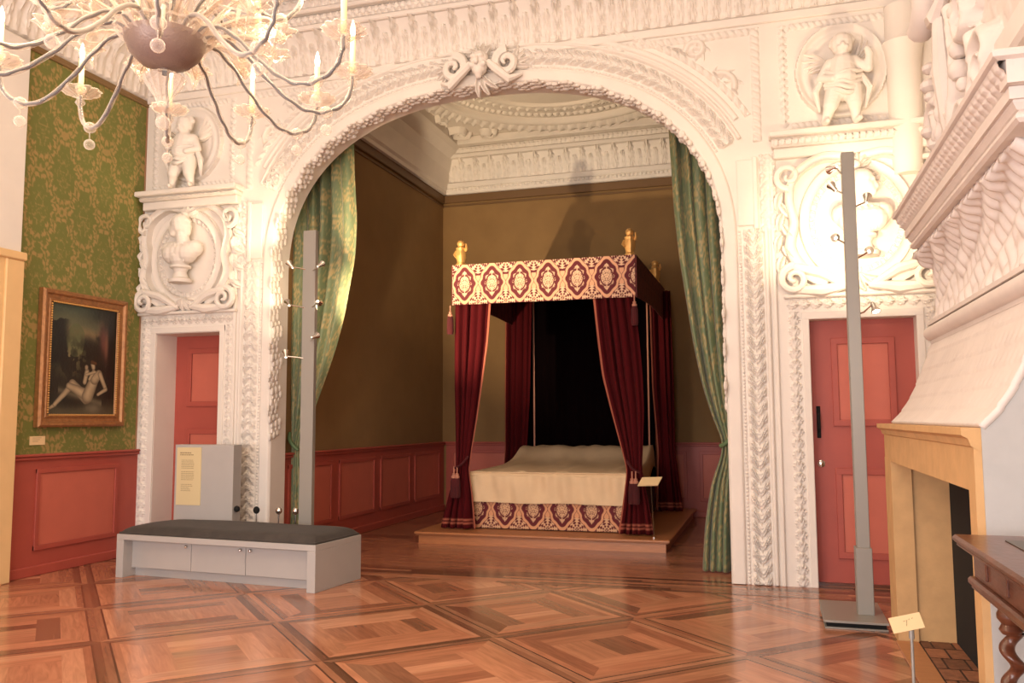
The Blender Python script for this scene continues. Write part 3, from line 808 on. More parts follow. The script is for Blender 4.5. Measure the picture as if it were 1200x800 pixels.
def ribbon(b, pts, w, h, n=10, y=Y0):
    """a scroll ribbon standing proud of the wall: pts (x,z), half width w(list), height h"""
    P = np.array(pts); T = np.gradient(P, axis=0); T /= np.linalg.norm(T, axis=1)[:, None]; N_ = np.stack([-T[:, 1], T[:, 0]], 1)
    w = np.broadcast_to(w, len(P)); rows = []
    for p, nn, ww in zip(P, N_, w):
        row = []
        for q in np.linspace(-1, 1, n):
            hh = h*(1-.55*(1-q*q) if abs(q) < .7 else math.sqrt(max(0, 1-((abs(q)-.7)/.3)**2))*.9)
            if abs(q) >= .999: hh = -.01
            row.append((p[0]+nn[0]*ww*q, y-hh, p[1]+nn[1]*ww*q))
        rows.append(row)
    return b.grid(np.array(rows))
def cs(pts, n=60):
    """smooth curve through points (Catmull-Rom)"""
    P = [np.array(p, float) for p in pts]; P = [2*P[0]-P[1]]+P+[2*P[-1]-P[-2]]; out = []
    k = len(P)-3
    for i in range(k):
        m_ = n//k+1
        for t in np.linspace(0, 1, m_, endpoint=(i == k-1)):
            a, b_, c, d = P[i:i+4]
            out.append(.5*((2*b_)+(-a+c)*t+(2*a-5*b_+4*c-d)*t*t+(-a+3*b_-3*c+d)*t**3))
    return [tuple(p) for p in out]
def acanthus_leaf(b, x, z, ang, L, W, h, y=Y0):
    n, k = 14, 9; rows = []
    for i in range(n+1):
        t = i/n; w = W*math.sin(PI*min(.97, t*.9+.08))**.6*(.80+.20*abs(math.cos(t*PI*4))); row = []
        bend = ang+.7*t*t
        px = x+L*t*math.cos(ang+.35*t); pz = z+L*t*math.sin(ang+.35*t)
        for q in range(k):
            u = -1+2*q/(k-1)
            hh = h*(.35+.65*math.sin(PI*min(1, t*.85+.15)))*(1-.5*abs(u)+.12*math.cos(u*9))
            if abs(u) > .99: hh *= .5
            row.append((px-math.sin(bend)*w*u, y-hh, pz+math.cos(bend)*w*u))
        rows.append(row)
    return b.grid(np.array(rows))
def cartouche(cx, cz, label, W=.66, H=.60, flip=1):
    t = thing('cartouche', label, 'cartouche', (cx, Y0, cz))
    g = np.linspace(0, 2*PI, 90)
    b = B(); ribbon(b, list(zip(cx+W*.70*np.cos(g), cz+.02+H*.90*np.sin(g))), .055, .055); b.build('oval_frame', 'stucco', t, smooth=True)
    b = B(); S = np.linspace(0, 2*PI, 260); v = np.linspace(0, 1, 8); SS, VV = np.meshgrid(S, v, indexing='ij')
    h = H_egg(.07, .03)(SS*(W+H)/2*.62, VV)+.004; h[:, 0] = -.01; h[:, -1] = -.01
    b.grid(np.stack([cx+(W*.60+(VV-.5)*.07)*np.cos(SS), Y0-h, cz+.02+(H*.77+(VV-.5)*.07)*np.sin(SS)], -1)); b.build('egg_moulding', 'stucco', t, smooth=True)
    for s in (-1, 1):
        b = B()   # big side scroll: from the top centre out, down and curling under
        p = cs([(cx+s*.08*W, cz+H*1.02), (cx+s*.45*W, cz+H*1.06), (cx+s*.80*W, cz+H*.82), (cx+s*.90*W, cz+H*.45), (cx+s*.84*W, cz+H*.05), (cx+s*.90*W, cz-H*.35), (cx+s*.72*W, cz-H*.72), (cx+s*.42*W, cz-H*.92)], 90)
        ribbon(b, p, np.linspace(.05, .085, len(p))*(1-.3*np.sin(np.linspace(0, PI, len(p)))), .10)
        b.build('side_scroll', 'stucco', t, smooth=True)
        b = B()
        sp, w = spiral(cx+s*W*.86, cz-H*.86, .12, 1.5, PI/2 if s > 0 else PI/2, -s, .04)
        b.tube([(x, Y0-.07-.05*(i/len(sp)), z) for i, (x, z) in enumerate(sp)], [q*1.0 for q in w])
        b.tube([(cx+s*W*.86, Y0-.07, cz-H*.86+.12), (cx+s*W*.5, Y0-.07, cz-H*.93+.10), (cx+s*W*.15, Y0-.06, cz-H*1.0)], [.04, .05, .03])
        b.tube([(cx+s*W*.9, Y0-.05, cz-H*1.02), (cx+s*W*.5, Y0-.08, cz-H*1.05), (cx+s*W*.12, Y0-.05, cz-H*.98)], [.035, .06, .03])
        b.build('volute', 'stucco', t, smooth=True)
        b = B()
        sp, w = spiral(cx+s*W*.90, cz+H*.80, .11, 1.3, -PI/2, s, .034)
        b.tube([(x, Y0-.06, z) for x, z in sp], w)
        b.build('ear_scroll', 'stucco', t, smooth=True)
        b = B()
        for k in range(8):
            z = cz+H*(.55-.17*k); acanthus_leaf(b, cx+s*W*(1.0+.02*math.sin(k*2)), z, -PI/2+s*.45*(-1)**k+(.15*s), .17, .05, .085)
        b.build('leaf_spray', 'stucco', t, smooth=True)
    b = B()
    for k in range(7):
        a = PI/2+(k-3)*.42; acanthus_leaf(b, cx+.03*math.cos(a), cz+H*.86, a, .16, .035, .10)
    b.sphere((cx, Y0-.09, cz+H*.88), .05, 12)
    b.build('shell_crest', 'stucco', t, smooth=True); b = B()
    for k in range(5):
        a = -PI/2+(k-2)*.5; acanthus_leaf(b, cx+.02*math.cos(a), cz-H*.80, a, .17, .04, .09)
    b.build('leaf_pendant', 'stucco', t, smooth=True)
    return t
cartouche(-6.54, 3.45, 'white stucco scrollwork cartouche around the bust over the left door', .64, .58)
cartouche(.82, 3.36, 'white stucco scrollwork cartouche around the bust over the right door', .66, .60)
bust(-6.55, 3.55, -1, 'white stucco bust of a bearded man over the left door')
bust(.86, 3.42, 1, 'white stucco bust half hidden by the grey light post over the right door')

def cherub(cx, z0, label, arm=1):
    t = thing('cherub_figure', label, 'statue', (cx, Y0, z0)); y = Y0-.15; s = arm
    caps = [((cx-.02, y-.02, z0+.74), (cx-.02, y-.02, z0+.77), .098, .10),          # head
            ((cx-.02, y-.06, z0+.70), (cx-.02, y-.05, z0+.68), .06, .05),           # cheeks, chin
            ((cx-.02, y-.115, z0+.735), (cx-.02, y-.122, z0+.72), .016, .02),       # nose
            ((cx-.055, y-.10, z0+.70), (cx+.015, y-.10, z0+.70), .022, .022),
            ((cx-.02, y, z0+.66), (cx-.02, y, z0+.62), .05, .055),
            ((cx-.11, y, z0+.57), (cx+.08, y, z0+.57), .075, .075),                 # shoulders
            ((cx-.02, y-.01, z0+.55), (cx-.03, y-.03, z0+.42), .125, .135),         # chest, belly
            ((cx-.03, y-.02, z0+.40), (cx-.03, y-.01, z0+.34), .13, .125),
            ((cx-.09, y-.01, z0+.33), (cx-.14, y-.05, z0+.17), .095, .07),          # thigh
            ((cx-.14, y-.05, z0+.17), (cx-.19, y, z0+.04), .062, .04),              # calf
            ((cx-.19, y, z0+.03), (cx-.17, y-.08, z0+.022), .034, .025),            # foot
            ((cx+.05, y-.01, z0+.33), (cx+.07, y-.04, z0+.17), .095, .07),
            ((cx+.07, y-.04, z0+.17), (cx+.08, y, z0+.04), .062, .04),
            ((cx+.08, y, z0+.03), (cx+.11, y-.08, z0+.022), .034, .025),
            ((cx-.02+s*.12, y, z0+.57), (cx-.02+s*.22, y-.04, z0+.50), .055, .045),   # raised arm
            ((cx-.02+s*.22, y-.04, z0+.50), (cx-.02+s*.23, y-.07, z0+.62), .042, .034),
            ((cx-.02+s*.23, y-.07, z0+.62), (cx-.02+s*.21, y-.09, z0+.66), .036, .03),
            ((cx-.02-s*.12, y, z0+.57), (cx-.02-s*.19, y-.02, z0+.45), .055, .045),   # lowered arm
            ((cx-.02-s*.19, y-.02, z0+.45), (cx-.02-s*.10, y-.12, z0+.40), .042, .032)]
    for k in range(9):
        a = k*.72; caps.append(((cx-.02+.085*math.cos(a), y+.0, z0+.80+.035*math.sin(a*1.7)),)*2+(.036, .036))
    organic('body', caps, 'stucco', t, .009, 3)
    b = B()
    for k in range(5):
        q = np.linspace(-1, 1, 20); zz = z0+.50-.045*k
        b.tube([(cx-.03+u*(.17-.006*k), y-.14+.12*abs(u)**1.5, zz-.05*(1-u*u)-.03*k*u*s*.3+.01*math.sin(5*u+k)) for u in q], .022, 8)
    for s_ in (-1, 1):
        b.tube([(cx-.03+s_*.17, y, z0+.45), (cx-.03+s_*.24, y-.02, z0+.32), (cx-.03+s_*.20, y+.05, z0+.15)], [.03, .035, .012], 8)
    b.build('drapery', 'stucco', t, smooth=True)
    for s_ in (-1, 1):
        b = B()
        for k in range(4):
            acanthus_leaf(b, cx-.02+s_*.10, z0+.60, PI/2-s_*(.65+.25*k), .30-.03*k, .035, .09)
        b.build('wing', 'stucco', t, smooth=True)
    return t
cherub(.76, 4.27, 'white stucco cherub standing on the ledge over the right door', 1)
cherub(-6.50, 4.27, 'white stucco cherub standing on the ledge over the left door', -1)

# crown ornament of the arch: grotesque mask between two scrolls
t = thing('keystone_mask', 'white stucco grotesque mask between two curled scrolls at the crown of the arch', 'ornament', (-2.86, Y0, 5.25))
kx, kz = -2.86, 5.33
organic('face', [((kx, Y0-.12, kz+.03), (kx, Y0-.13, kz-.05), .105, .09), ((kx, Y0-.16, kz-.10), (kx, Y0-.15, kz-.15), .055, .035),
    ((kx, Y0-.235, kz+.02), (kx, Y0-.245, kz-.03), .018, .028), ((kx-.05, Y0-.21, kz+.05), (kx-.03, Y0-.215, kz+.05), .025, .022), ((kx+.05, Y0-.21, kz+.05), (kx+.03, Y0-.215, kz+.05), .025, .022),
    ((kx-.06, Y0-.19, kz-.04), (kx-.06, Y0-.19, kz-.04), .035, .035), ((kx+.06, Y0-.19, kz-.04), (kx+.06, Y0-.19, kz-.04), .035, .035)], 'stucco', t, .008, 2)
for s in (-1, 1):
    b = B(); sp, w = spiral(kx+s*.30, kz-.02, .13, 1.35, PI*.5, s, .055)
    b.tube([(x, Y0-.10-.04*i/len(sp), z) for i, (x, z) in enumerate(sp)], w)
    b.tube([(kx+s*.10, Y0-.12, kz+.0), (kx+s*.2, Y0-.15, kz-.10), (kx+s*.33, Y0-.13, kz-.22), (kx+s*.45, Y0-.06, kz-.15)], [.04, .05, .05, .02])
    b.build('scroll', 'stucco', t, smooth=True)
    b = B()
    for k in range(4): acanthus_leaf(b, kx+s*.32, kz-.02, (-.5+.45*k) if s > 0 else PI-(-.5+.45*k), .22, .035, .10)
    b.build('leaf', 'stucco', t, smooth=True)
b = B()
for k in range(5): acanthus_leaf(b, kx, kz+.06, PI/2+(k-2)*.45, .19, .035, .15)
b.build('crest', 'stucco', t, smooth=True)
b = B()
for k in range(3): acanthus_leaf(b, kx, kz-.10, -PI/2+(k-1)*.5, .24, .04, .12)
b.build('pendant_leaf', 'stucco', t, smooth=True)

# ------------------------------------------------------------------ fireplace with stucco hood
FX = .80; YF, YN = 6.62, 3.96
t = thing('fireplace', 'large chimneypiece with ochre stone surround and white stucco hood at right', 'fireplace', (1.2, 5.3, 0))
b = B(); b.box(FX-.002, FX+.13, YF-.03, YF+.30, 0, 1.26); b.box(FX+.12, XR-.003, YF, YF+.29, 0, 1.24)
b.build('jamb', 'ochre', t)
b = B(); b.box(FX-.001, XR-.003, YN+.006, YN+.13, 0, 1.26); b.build('jamb', 'ochre', t)
b = B(); b.box(FX, FX+.35, YN+.007, YF+.29, 1.24, 1.435)
b.prism([(FX+.02, 1.41), (FX-.01, 1.43), (FX-.02, 1.46), (FX-.045, 1.475), (FX-.045, 1.505), (FX+.35, 1.505), (FX+.35, 1.41)], 1, YN+.003, YF+.31)
b.V = [(x, y, z) for x, y, z in b.V]
b.build('lintel', 'ochre', t)
b = B(); b.box(FX+.37, XR-.003, YN+.131, YF-.001, 0, 1.6); b.build('firebox', 'dark', t)
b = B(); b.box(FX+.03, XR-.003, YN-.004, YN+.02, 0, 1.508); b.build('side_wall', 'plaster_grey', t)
# hood profile (x, z)
HP = [(.835, 1.505), (.925, 1.61), (1.0, 1.75), (1.055, 1.88), (1.10, 2.0), (1.135, 2.08)]
def hood_surface(prof, y0, y1, hfun, ds=.02):
    P = np.array(cs(prof, 60)); L = np.concatenate([[0], np.cumsum(np.hypot(*np.diff(P, axis=0).T))]); n = int(L[-1]/ds)+2
    q = np.linspace(0, L[-1], n); X = np.interp(q, L, P[:, 0]); Z = np.interp(q, L, P[:, 1])
    T = np.stack([np.gradient(X), np.gradient(Z)], 1); T /= np.linalg.norm(T, axis=1)[:, None]; N_ = np.stack([-T[:, 1], T[:, 0]], 1)
    Y = np.arange(y0, y1+1e-6, ds); YY, QQ = np.meshgrid(Y, q, indexing='ij')
    h = hfun(YY, QQ)
    return np.stack([X[None, :]+N_[None, :, 0]*h, YY, Z[None, :]+N_[None, :, 1]*h], -1), (X, Z)
def scales(pa, pb, A):
    def f(Y, Q):
        r = np.floor(Q/pb); yy = Y/pa+.5*(r % 2); u = 2*frac(yy)-1; v = frac(Q/pb)
        return A*(1-v)*np.sqrt(np.clip(1-u*u*.8, 0, 1))*(1-.3*np.abs(u))
    return f
P, (hx, hz) = hood_surface(HP, YN-.006, YF+.056, scales(.09, .11, .007), .012)
solid(B().grid(P).build('lower_hood', 'stucco_cool', t, smooth=True, angle=70), .03, 0)
for y in (YN, YF+.05):
    b = B(); n = len(hx); V = [(x, y, z) for x, z in zip(hx, hz)]+[(XR-.003, y, z) for z in hz]
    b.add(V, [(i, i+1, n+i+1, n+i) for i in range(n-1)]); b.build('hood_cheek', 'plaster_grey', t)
b = B()
roll = [(1.12+.052*math.cos(a), 2.145+.052*math.sin(a)) for a in np.linspace(0, 2*PI, 16, endpoint=False)]
b.prism(roll, 1, YN-.07, YF+.09); b.prism([(1.09, 2.20), (1.14, 2.20), (1.14, 2.225), (1.09, 2.225)], 1, YN-.05, YF+.07); b.prism([(1.11, 2.07), (1.15, 2.07), (1.15, 2.10), (1.11, 2.10)], 1, YN-.02, YF+.06)
b.box(1.12, XR, YN-.05, YF+.07, 2.10, 2.19); b.build('roll_moulding', 'stucco_cool', t, smooth=True, angle=40)
HU = [(1.15, 2.22), (1.185, 2.36), (1.19, 2.48), (1.16, 2.60), (1.08, 2.69), (1.02, 2.72)]
def feathers(Y, Q):
    u = frac(Y/.17+.12*np.sin(Q*9)); v = Q/.55
    return .03*np.abs(np.sin(PI*u))**.6*(.6+.4*np.sin(22*Q+9*Y))+.018*np.sin(60*Y+14*Q)*np.clip(v, 0, 1)+.012*np.sin(47*Y-30*Q)
P, (hx, hz) = hood_surface(HU, YN-.006, YF+.056, feathers, .012)
solid(B().grid(P).build('upper_hood', 'stucco_cool', t, smooth=True, angle=70), .03, 0)
for y in (YN, YF+.05):
    b = B(); n = len(hx); V = [(x, y, z) for x, z in zip(hx, hz)]+[(XR-.003, y, z) for z in hz]
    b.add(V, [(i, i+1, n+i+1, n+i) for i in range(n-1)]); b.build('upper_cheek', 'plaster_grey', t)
# shelf cornice with returns
def mitred(prof, name, m, yn, yf, smooth=True):
    """prof (outward offset o, z): swept round the far side, the long face and the near side"""
    b = B(); xb = 1.0; rows = []
    for o_, z in prof:
        rows.append([(XR-.001, yf+o_, z), (xb-o_, yf+o_, z), (xb-o_, yn-o_, z), (XR-.001, yn-o_, z)])
    b.grid(np.array(rows)[:, ::-1]); return b.build(name, m, t, smooth=smooth, angle=30)
pr = [(-.1, 2.715), (.02, 2.715), (.035, 2.73), (.035, 2.745), (.02, 2.76), (.03, 2.765), (.045, 2.79), (.045, 2.80), (.06, 2.80), (.06, 2.85), (.05, 2.85), (.05, 2.86)]
mitred(pr, 'shelf_fascia', 'stucco_cool', YN-.20, YF-.22)
mitred([(.10, 2.945), (.125, 2.955), (.13, 2.975), (.12, 2.985), (-.3, 2.985)], 'shelf_top', 'stucco_cool', YN-.20, YF-.22)
# leaf cyma between them
S = np.arange(YN-.30, YF-.12, .008); v = np.linspace(0, 1, 12); SS, VV = np.meshgrid(S, v, indexing='ij')
h = H_leaf(.085, .022)(VV*.5*0+SS, VV)
h = .020*np.sqrt(np.clip(1-(2*frac(SS/.075)-1)**2, 0, 1))*np.sin(PI*VV)**.5*(.7+.3*np.cos(18*VV))
X = 1.0-.05-.06*VV**1.3-h
B().grid(np.stack([X, SS, 2.86+.085*VV], -1)[:, ::-1]).build('leaf_cyma', 'stucco_cool', t, smooth=True, angle=60)
b = B(); b.box(.925, XR-.003, YN-.302, YN-.19, 2.852, 2.957); b.build('cyma_return', 'stucco_cool', t)
b = B(); b.box(.96, XR-.003, YF-.14, YF-.13, 2.86, 2.95); b.build('cyma_return', 'stucco_cool', t)

# overmantel relief above the shelf
o_ = thing('overmantel', 'white stucco overmantel with volutes and garlands above the chimney shelf', 'overmantel', (1.35, 5.3, 2.99))
b = B(); b.box(1.22, XR-.003, YN-.1, YF-.05, 2.99, 5.6, .02); b.box(1.12, XR-.003, YN-.2, 5.1, 2.985, 3.18, .02); b.box(1.05, XR-.003, 3.6, 4.35, 3.15, 3.30, .02); b.build('core', 'stucco_cool', o_)
def relX(name, y0, y1, z0, z1, curves, A, x0=1.22):
    y = np.arange(y0, y1, .013); z = np.arange(z0, z1, .013); Z_, Y2 = np.meshgrid(z, y, indexing='ij')
    h = curve_field(Y2, Z_, curves, A)+.012*np.clip(fbm(Y2*14, Z_*14)-.35, 0, 1)*3
    return B().grid(np.stack([x0-h, Y2, Z_], -1)[:, ::-1]).build(name, 'stucco_cool', o_, smooth=True, angle=60)
C = []
for cy, cz, r, a0, d, w in ((6.25, 4.35, .26, 0, 1, .07), (6.35, 3.55, .16, 2, -1, .05), (5.9, 3.35, .13, 1, 1, .045), (5.35, 3.9, .2, 2.5, -1, .05), (5.0, 3.45, .18, .5, 1, .05), (6.4, 3.15, .13, 3, 1, .04), (5.5, 3.3, .12, 0, 1, .04), (4.5, 4.1, .3, 1, 1, .07), (5.8, 4.9, .25, 2, 1, .06), (5.0, 4.6, .22, 2, -1, .06)):
    p, w_ = spiral(cy, cz, r, 1.4, a0, d, w); C.append((p, w_)); C += leafy(p, w_, 7, .10)
for cy, z0, z1, w in ((5.95, 3.45, 4.2, .06), (5.7, 3.1, 4.1, .05), (6.15, 3.05, 3.9, .04), (5.2, 3.1, 3.7, .05)):
    q = np.linspace(0, 1, 50); C.append((list(zip(cy+.05*np.sin(7*q), z0+(z1-z0)*q)), list(w*(.7+.4*np.sin(24*q)**2))))
relX('relief', YN, YF-.06, 3.0, 5.5, C, .11)
b = B(); sp, w = spiral(6.15, 4.42, .25, 1.25, -PI/2, -1, .085)
b.tube([(1.05+.05*i/len(sp), y, z) for i, (y, z) in enumerate(sp)], w, 12); b.tube([(1.12, 6.15, 4.20), (1.10, 5.85, 4.12), (1.14, 5.72, 4.25)], [.07, .06, .03])
b.build('volute', 'stucco_cool', o_, smooth=True)
b = B(); b.tube([(1.12, 5.86, 4.10), (1.13, 5.86, 3.75), (1.15, 5.88, 3.42), (1.16, 5.9, 3.25)], [.05, .075, .055, .03], 10)
for k in range(9): b.sphere((1.14+.02*math.sin(k*3), 6.38+.05*math.sin(k*2), 3.98-.11*k), .055+.015*math.sin(k*1.7), 10, (1, 1, .8))
for k in range(8): b.sphere((1.16, 5.56+.06*math.sin(k*2.2), 4.15-.125*k), .055+.015*math.cos(k*1.7), 10)
b.build('garland', 'stucco_cool', o_, smooth=True)

# brick hearth: a flat slab of bricks with a wooden border
V = []; F = []; C = []
y = 3.98; r = 0
while y < YF-.0:
    x = FX+.13+(.06 if r % 2 else 0)-.06
    while x < 1.42:
        a, b_ = max(x, FX+.13), min(x+.125, 1.42)
        if b_ > a+.01:
            n = len(V); g = .004; V += [(a+g, y+g, .012), (b_-g, y+g, .012), (b_-g, y+.235, .012), (a+g, y+.235, .012)]; F.append((n, n+1, n+2, n+3))
            C.append(linA(np.array((150, 98, 68))*rnd.uniform(.75, 1.15)))
        x += .13
    y += .245; r += 1
n = len(V); V += [(FX+.12, 3.98, .008), (1.43, 3.98, .008), (1.43, YF, .008), (FX+.12, YF, .008)]; F.append((n, n+1, n+2, n+3)); C.append(linA((70, 48, 38)))
fp = bpy.data.objects['fireplace']; V = [(x-1.2, y-5.3, z) for x, y, z in V]; link_mesh('hearth', V, F, 'brick', fp, smooth=False, facecol=C)
b = B(); b.box(FX-.02, FX+.125, 3.98, YF-.04, 0, .014, .003); b.build('hearth_border', 'wood', fp)

# ------------------------------------------------------------------ arch curtains
def catm(rows, zs):
    R = np.array(rows, float); R = R[np.argsort(R[:, 0])]; return [np.interp(zs, R[:, 0], R[:, i]) for i in range(1, R.shape[1])]
def drape(name, rows, folds, amp, m, parent=None, PX=.6, PY=.8, fg=None, bg=None, n=150, nz=170, width=None, seed=0, hem=None, hemcol=None, z0=None, jitter=.5):
    """rows: (z, x_left, x_right, y, amplitude factor)"""
    R = sorted(rows); z = np.linspace(R[0][0], R[-1][0], nz)
    xl, xr, yc, af = catm(R, z)
    k = np.array([.1, .2, .4, .2, .1])
    def sm(a):
        for _ in range(6): a = np.convolve(np.pad(a, 2, 'edge'), k, 'valid')
        return a
    xl, xr, yc, af = map(sm, (xl, xr, yc, af))
    u = np.linspace(0, 1, n); UU, ZZ = np.meshgrid(u, z)
    g = np.random.RandomState(seed); ph = g.rand()*6
    wob = UU+.02*jitter*np.sin(UU*17+ZZ*1.1+ph)+.012*jitter*np.sin(UU*31-ZZ*.8)
    f = np.sin(2*PI*folds*wob+ph+.9*np.sin(2*PI*1.3*wob+ph))*(.75+.35*np.sin(2*PI*1.7*wob+2*ph))+.16*np.sin(2*PI*folds*2.1*wob+1.3*ZZ)*jitter
    X = xl[:, None]+(xr-xl)[:, None]*UU+.25*amp*af[:, None]*np.cos(2*PI*folds*wob+ph)*np.sin(PI*UU)
    Y = yc[:, None]+amp*af[:, None]*f*(.5+.5*np.sin(PI*np.clip(UU, .08, .92)))
    W = width or (max(xr-xl)*1.7)
    b = B().grid(np.stack([X, Y, ZZ], -1))
    if fg is not None:
        c = cloth_cols(UU*W, ZZ, PX, PY, fg, bg); col = c.reshape(-1, 3)
    elif hem:
        c = np.tile(linA(hemcol[0]), (nz, n, 1)); zr = ZZ-z[0]
        for a, b_ in hem: c[(zr > a) & (zr < b_)] = linA(hemcol[1])
        if hemcol[2]: 
            e = UU > .94 if hemcol[2] > 0 else UU < .06
            c[e] = linA(hemcol[1])
        col = c.reshape(-1, 3)
    else: col = None
    o = b.build(name, m, parent, smooth=True, angle=180, col=col); solid(o, .006); return o
GR, GD = (172, 148, 98), (100, 114, 80)
YC = 8.98
t = drape('arch_curtain', [(5.0, -.96, -.30, YC, 1), (4.6, -.95, -.30, YC, 1), (3.7, -.91, -.30, YC, 1), (3.24, -.87, -.30, YC, 1), (2.34, -.75, -.31, YC, 1), (1.9, -.67, -.32, YC, .9), (1.55, -.57, -.33, YC, .7), (1.31, -.47, -.335, YC, .45),
    (1.18, -.49, -.33, YC, .45), (.9, -.60, -.33, YC, .8), (.5, -.67, -.33, YC, 1), (.02, -.71, -.33, YC, 1.1)], 5, .075, 'silk', None, .42, .60, GR, GD, width=1.1, seed=3)
tag(t, 'green and gold damask curtain tied back at the right side of the arch', 'curtain', 'arch curtains')
def tieback(name, pts, r, m, parent):
    b = B(); b.tube(cs(pts, 40), r, 10); return b.build(name, m, parent, smooth=True)
tieback('tieback', [(-.50, YC-.07, 1.27), (-.44, YC-.10, 1.30), (-.37, YC-.10, 1.38), (-.325, YC-.03, 1.44)], .022, 'silk' if False else mat('green_cord', lin(84, 108, 70), .6), t)
t2 = drape('arch_curtain', [(5.0, -5.50, -4.70, YC, 1), (4.5, -5.50, -4.68, YC, 1), (3.88, -5.50, -4.64, YC, 1), (3.47, -5.50, -4.66, YC, 1), (2.77, -5.50, -4.79, YC, 1), (2.37, -5.49, -4.90, YC, .9), (2.07, -5.48, -5.01, YC, .8), (1.67, -5.46, -5.16, YC, .6), (1.27, -5.44, -5.33, YC, .4),
    (1.1, -5.44, -5.31, YC, .4), (.8, -5.44, -5.28, YC, .7), (.02, -5.45, -5.26, YC, .9)], 5, .07, 'silk', None, .42, .60, GR, GD, width=1.2, seed=5)
tag(t2, 'green and gold damask curtain tied back at the left side of the arch', 'curtain', 'arch curtains')
tieback('tieback', [(-5.32, YC-.06, 1.20), (-5.38, YC-.08, 1.26), (-5.43, YC-.07, 1.33), (-5.455, YC-.02, 1.40)], .022, 'silk' if False else bpy.data.materials['green_cord'], t2)

# ------------------------------------------------------------------ bed on its platform
PZ = .15
b = B(); b.box(-4.30, -1.21, 10.13, 13.72, 0, .105); b.box(-4.325, -1.18, 10.10, 13.74, .105, .118, .004); b.box(-4.345, -1.16, 10.08, 13.76, .118, .15, .008)
tag(b.build('bed_platform', 'wood'), 'low oak platform the canopied bed stands on', 'platform')

def lace(x, y, cream, burg):
    """cream strapwork on burgundy: rounded medallions filled with fine scrolling, stars between them"""
    P = .375; H = .60
    X = x/P; u = (X-np.floor(X)-.5)*P; v = y-.30; au = np.abs(u)
    th = np.arctan2(v, au); R0 = np.hypot(u/.150, v/.215)
    lob = .99+.05*np.cos(8*th)+.05*np.cos(4*th)
    m1 = R0/lob
    strap = sstep(.105, .085, np.abs(m1-1.04)); ground = (m1 < .92)
    fil = np.abs(fbm(au*62+2.1+1.2*np.sin(v*40), v*50+9.4, 2)-.375)
    fil = sstep(.018, .04, fil)*(1-sstep(.55, .75, np.sin(au*150+v*60)*np.sin(v*150-au*60)))
    fil = fil*sstep(.03, .08, np.abs(np.hypot(u/.150, v/.215)-.52))*sstep(.80, .76, np.hypot(u/.125, v/.20)/(.94+.10*np.cos(8*th)))
    fil = np.maximum(fil, sstep(.007, .004, au)*(np.abs(v) < .17))
    ux = P/2-au
    out = (m1 > 1.17)
    rs = np.hypot(ux, np.minimum(np.abs(v-.27), np.abs(v+.24))*.9); ts = np.arctan2(np.minimum(np.abs(v-.27), np.abs(v+.24)), ux)
    star = sstep(.0, .2, np.cos(8*ts)*.7+.6*np.cos(rs*210)+.15)*(rs < .125)
    side = sstep(.035, .025, ux+.9*np.maximum(0, .05-np.abs(v))*0)*(np.abs(v) < .10)
    rim = 0*rs
    k = np.clip(np.maximum(np.maximum(strap, fil*ground), np.maximum(np.maximum(star, rim), side)*out), 0, 1)
    c = linA(burg)*(1-k[..., None])+linA(cream)*k[..., None]
    pk = ((strap > .5) | ((side > .5) & out))[..., None]
    return np.where(pk, c*np.array([1.0, .80, .72]), c)
CR, BU = (226, 186, 150), (96, 18, 26)
def lace_panel(name, o0, eu, ev, W, H, parent, x_off=0, y_off=.07, bottom=None, res=.0055, cr=CR, bu=BU, thick=.02):
    nu, nv = int(W/res), int(H/res); U = np.linspace(0, W, nu); V_ = np.linspace(0, 1, nv); UU, VV = np.meshgrid(U, V_, indexing='ij')
    bot = bottom(UU) if bottom is not None else 0*UU
    Hh = bot+(H-bot)*VV
    P = np.array(o0)[None, None]+UU[..., None]*np.array(eu)+Hh[..., None]*np.array(ev)
    c = lace(UU+x_off, Hh+y_off, cr, bu)
    o = B().grid(P).build(name, 'damask', parent, smooth=False, col=c.reshape(-1, 3)); solid(o, thick, -1 if thick > 0 else 0); return o
CX0, CX1, CY0, CY1, CZ0, CZ1 = -3.945, -1.55, 10.40, 13.32, 3.04, 3.565
bed = thing('canopy_bed', 'state bed with burgundy and cream canopy standing on the oak platform', 'bed', ((CX0+CX1)/2, 11.8, PZ))
for x, y in ((CX0+.12, CY0+.20), (CX1-.12, CY0+.20), (CX0+.12, CY1-.10), (CX1-.12, CY1-.10)):
    b = B(); b.lathe([(.05, 0), (.05, .25), (.035, .3), (.04, .8), (.03, 1.5), (.035, CZ1-PZ-.05)], (x, y, PZ), 16); b.build('post', 'walnut', bed, smooth=True)
b = B(); b.box(CX0+.03, CX1-.03, CY0+.04, CY1, CZ1-.06, CZ1-.02); b.build('canopy_roof', 'velvetshade', bed)
lace_panel('front_valance', (CX0, CY0, CZ0), (1, 0, 0), (0, 0, 1), CX1-CX0, CZ1-CZ0, bed, x_off=.02, y_off=.03)
scal = lambda U: .02*0+(-.09+.0*U)+.07*np.abs(np.sin(PI*U/(CY1-CY0)*1))*-1+.0
scal = lambda U: .0+.06*np.sin(PI*U/(CY1-CY0))
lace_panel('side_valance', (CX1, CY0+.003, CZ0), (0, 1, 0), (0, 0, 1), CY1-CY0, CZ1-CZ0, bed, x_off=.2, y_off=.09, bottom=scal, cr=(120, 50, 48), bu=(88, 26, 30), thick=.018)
lace_panel('side_valance', (CX0, CY1, CZ0), (0, -1, 0), (0, 0, 1), CY1-CY0, CZ1-CZ0, bed, x_off=.2, y_off=.09, bottom=scal, cr=(120, 50, 48), bu=(88, 26, 30), thick=.018)
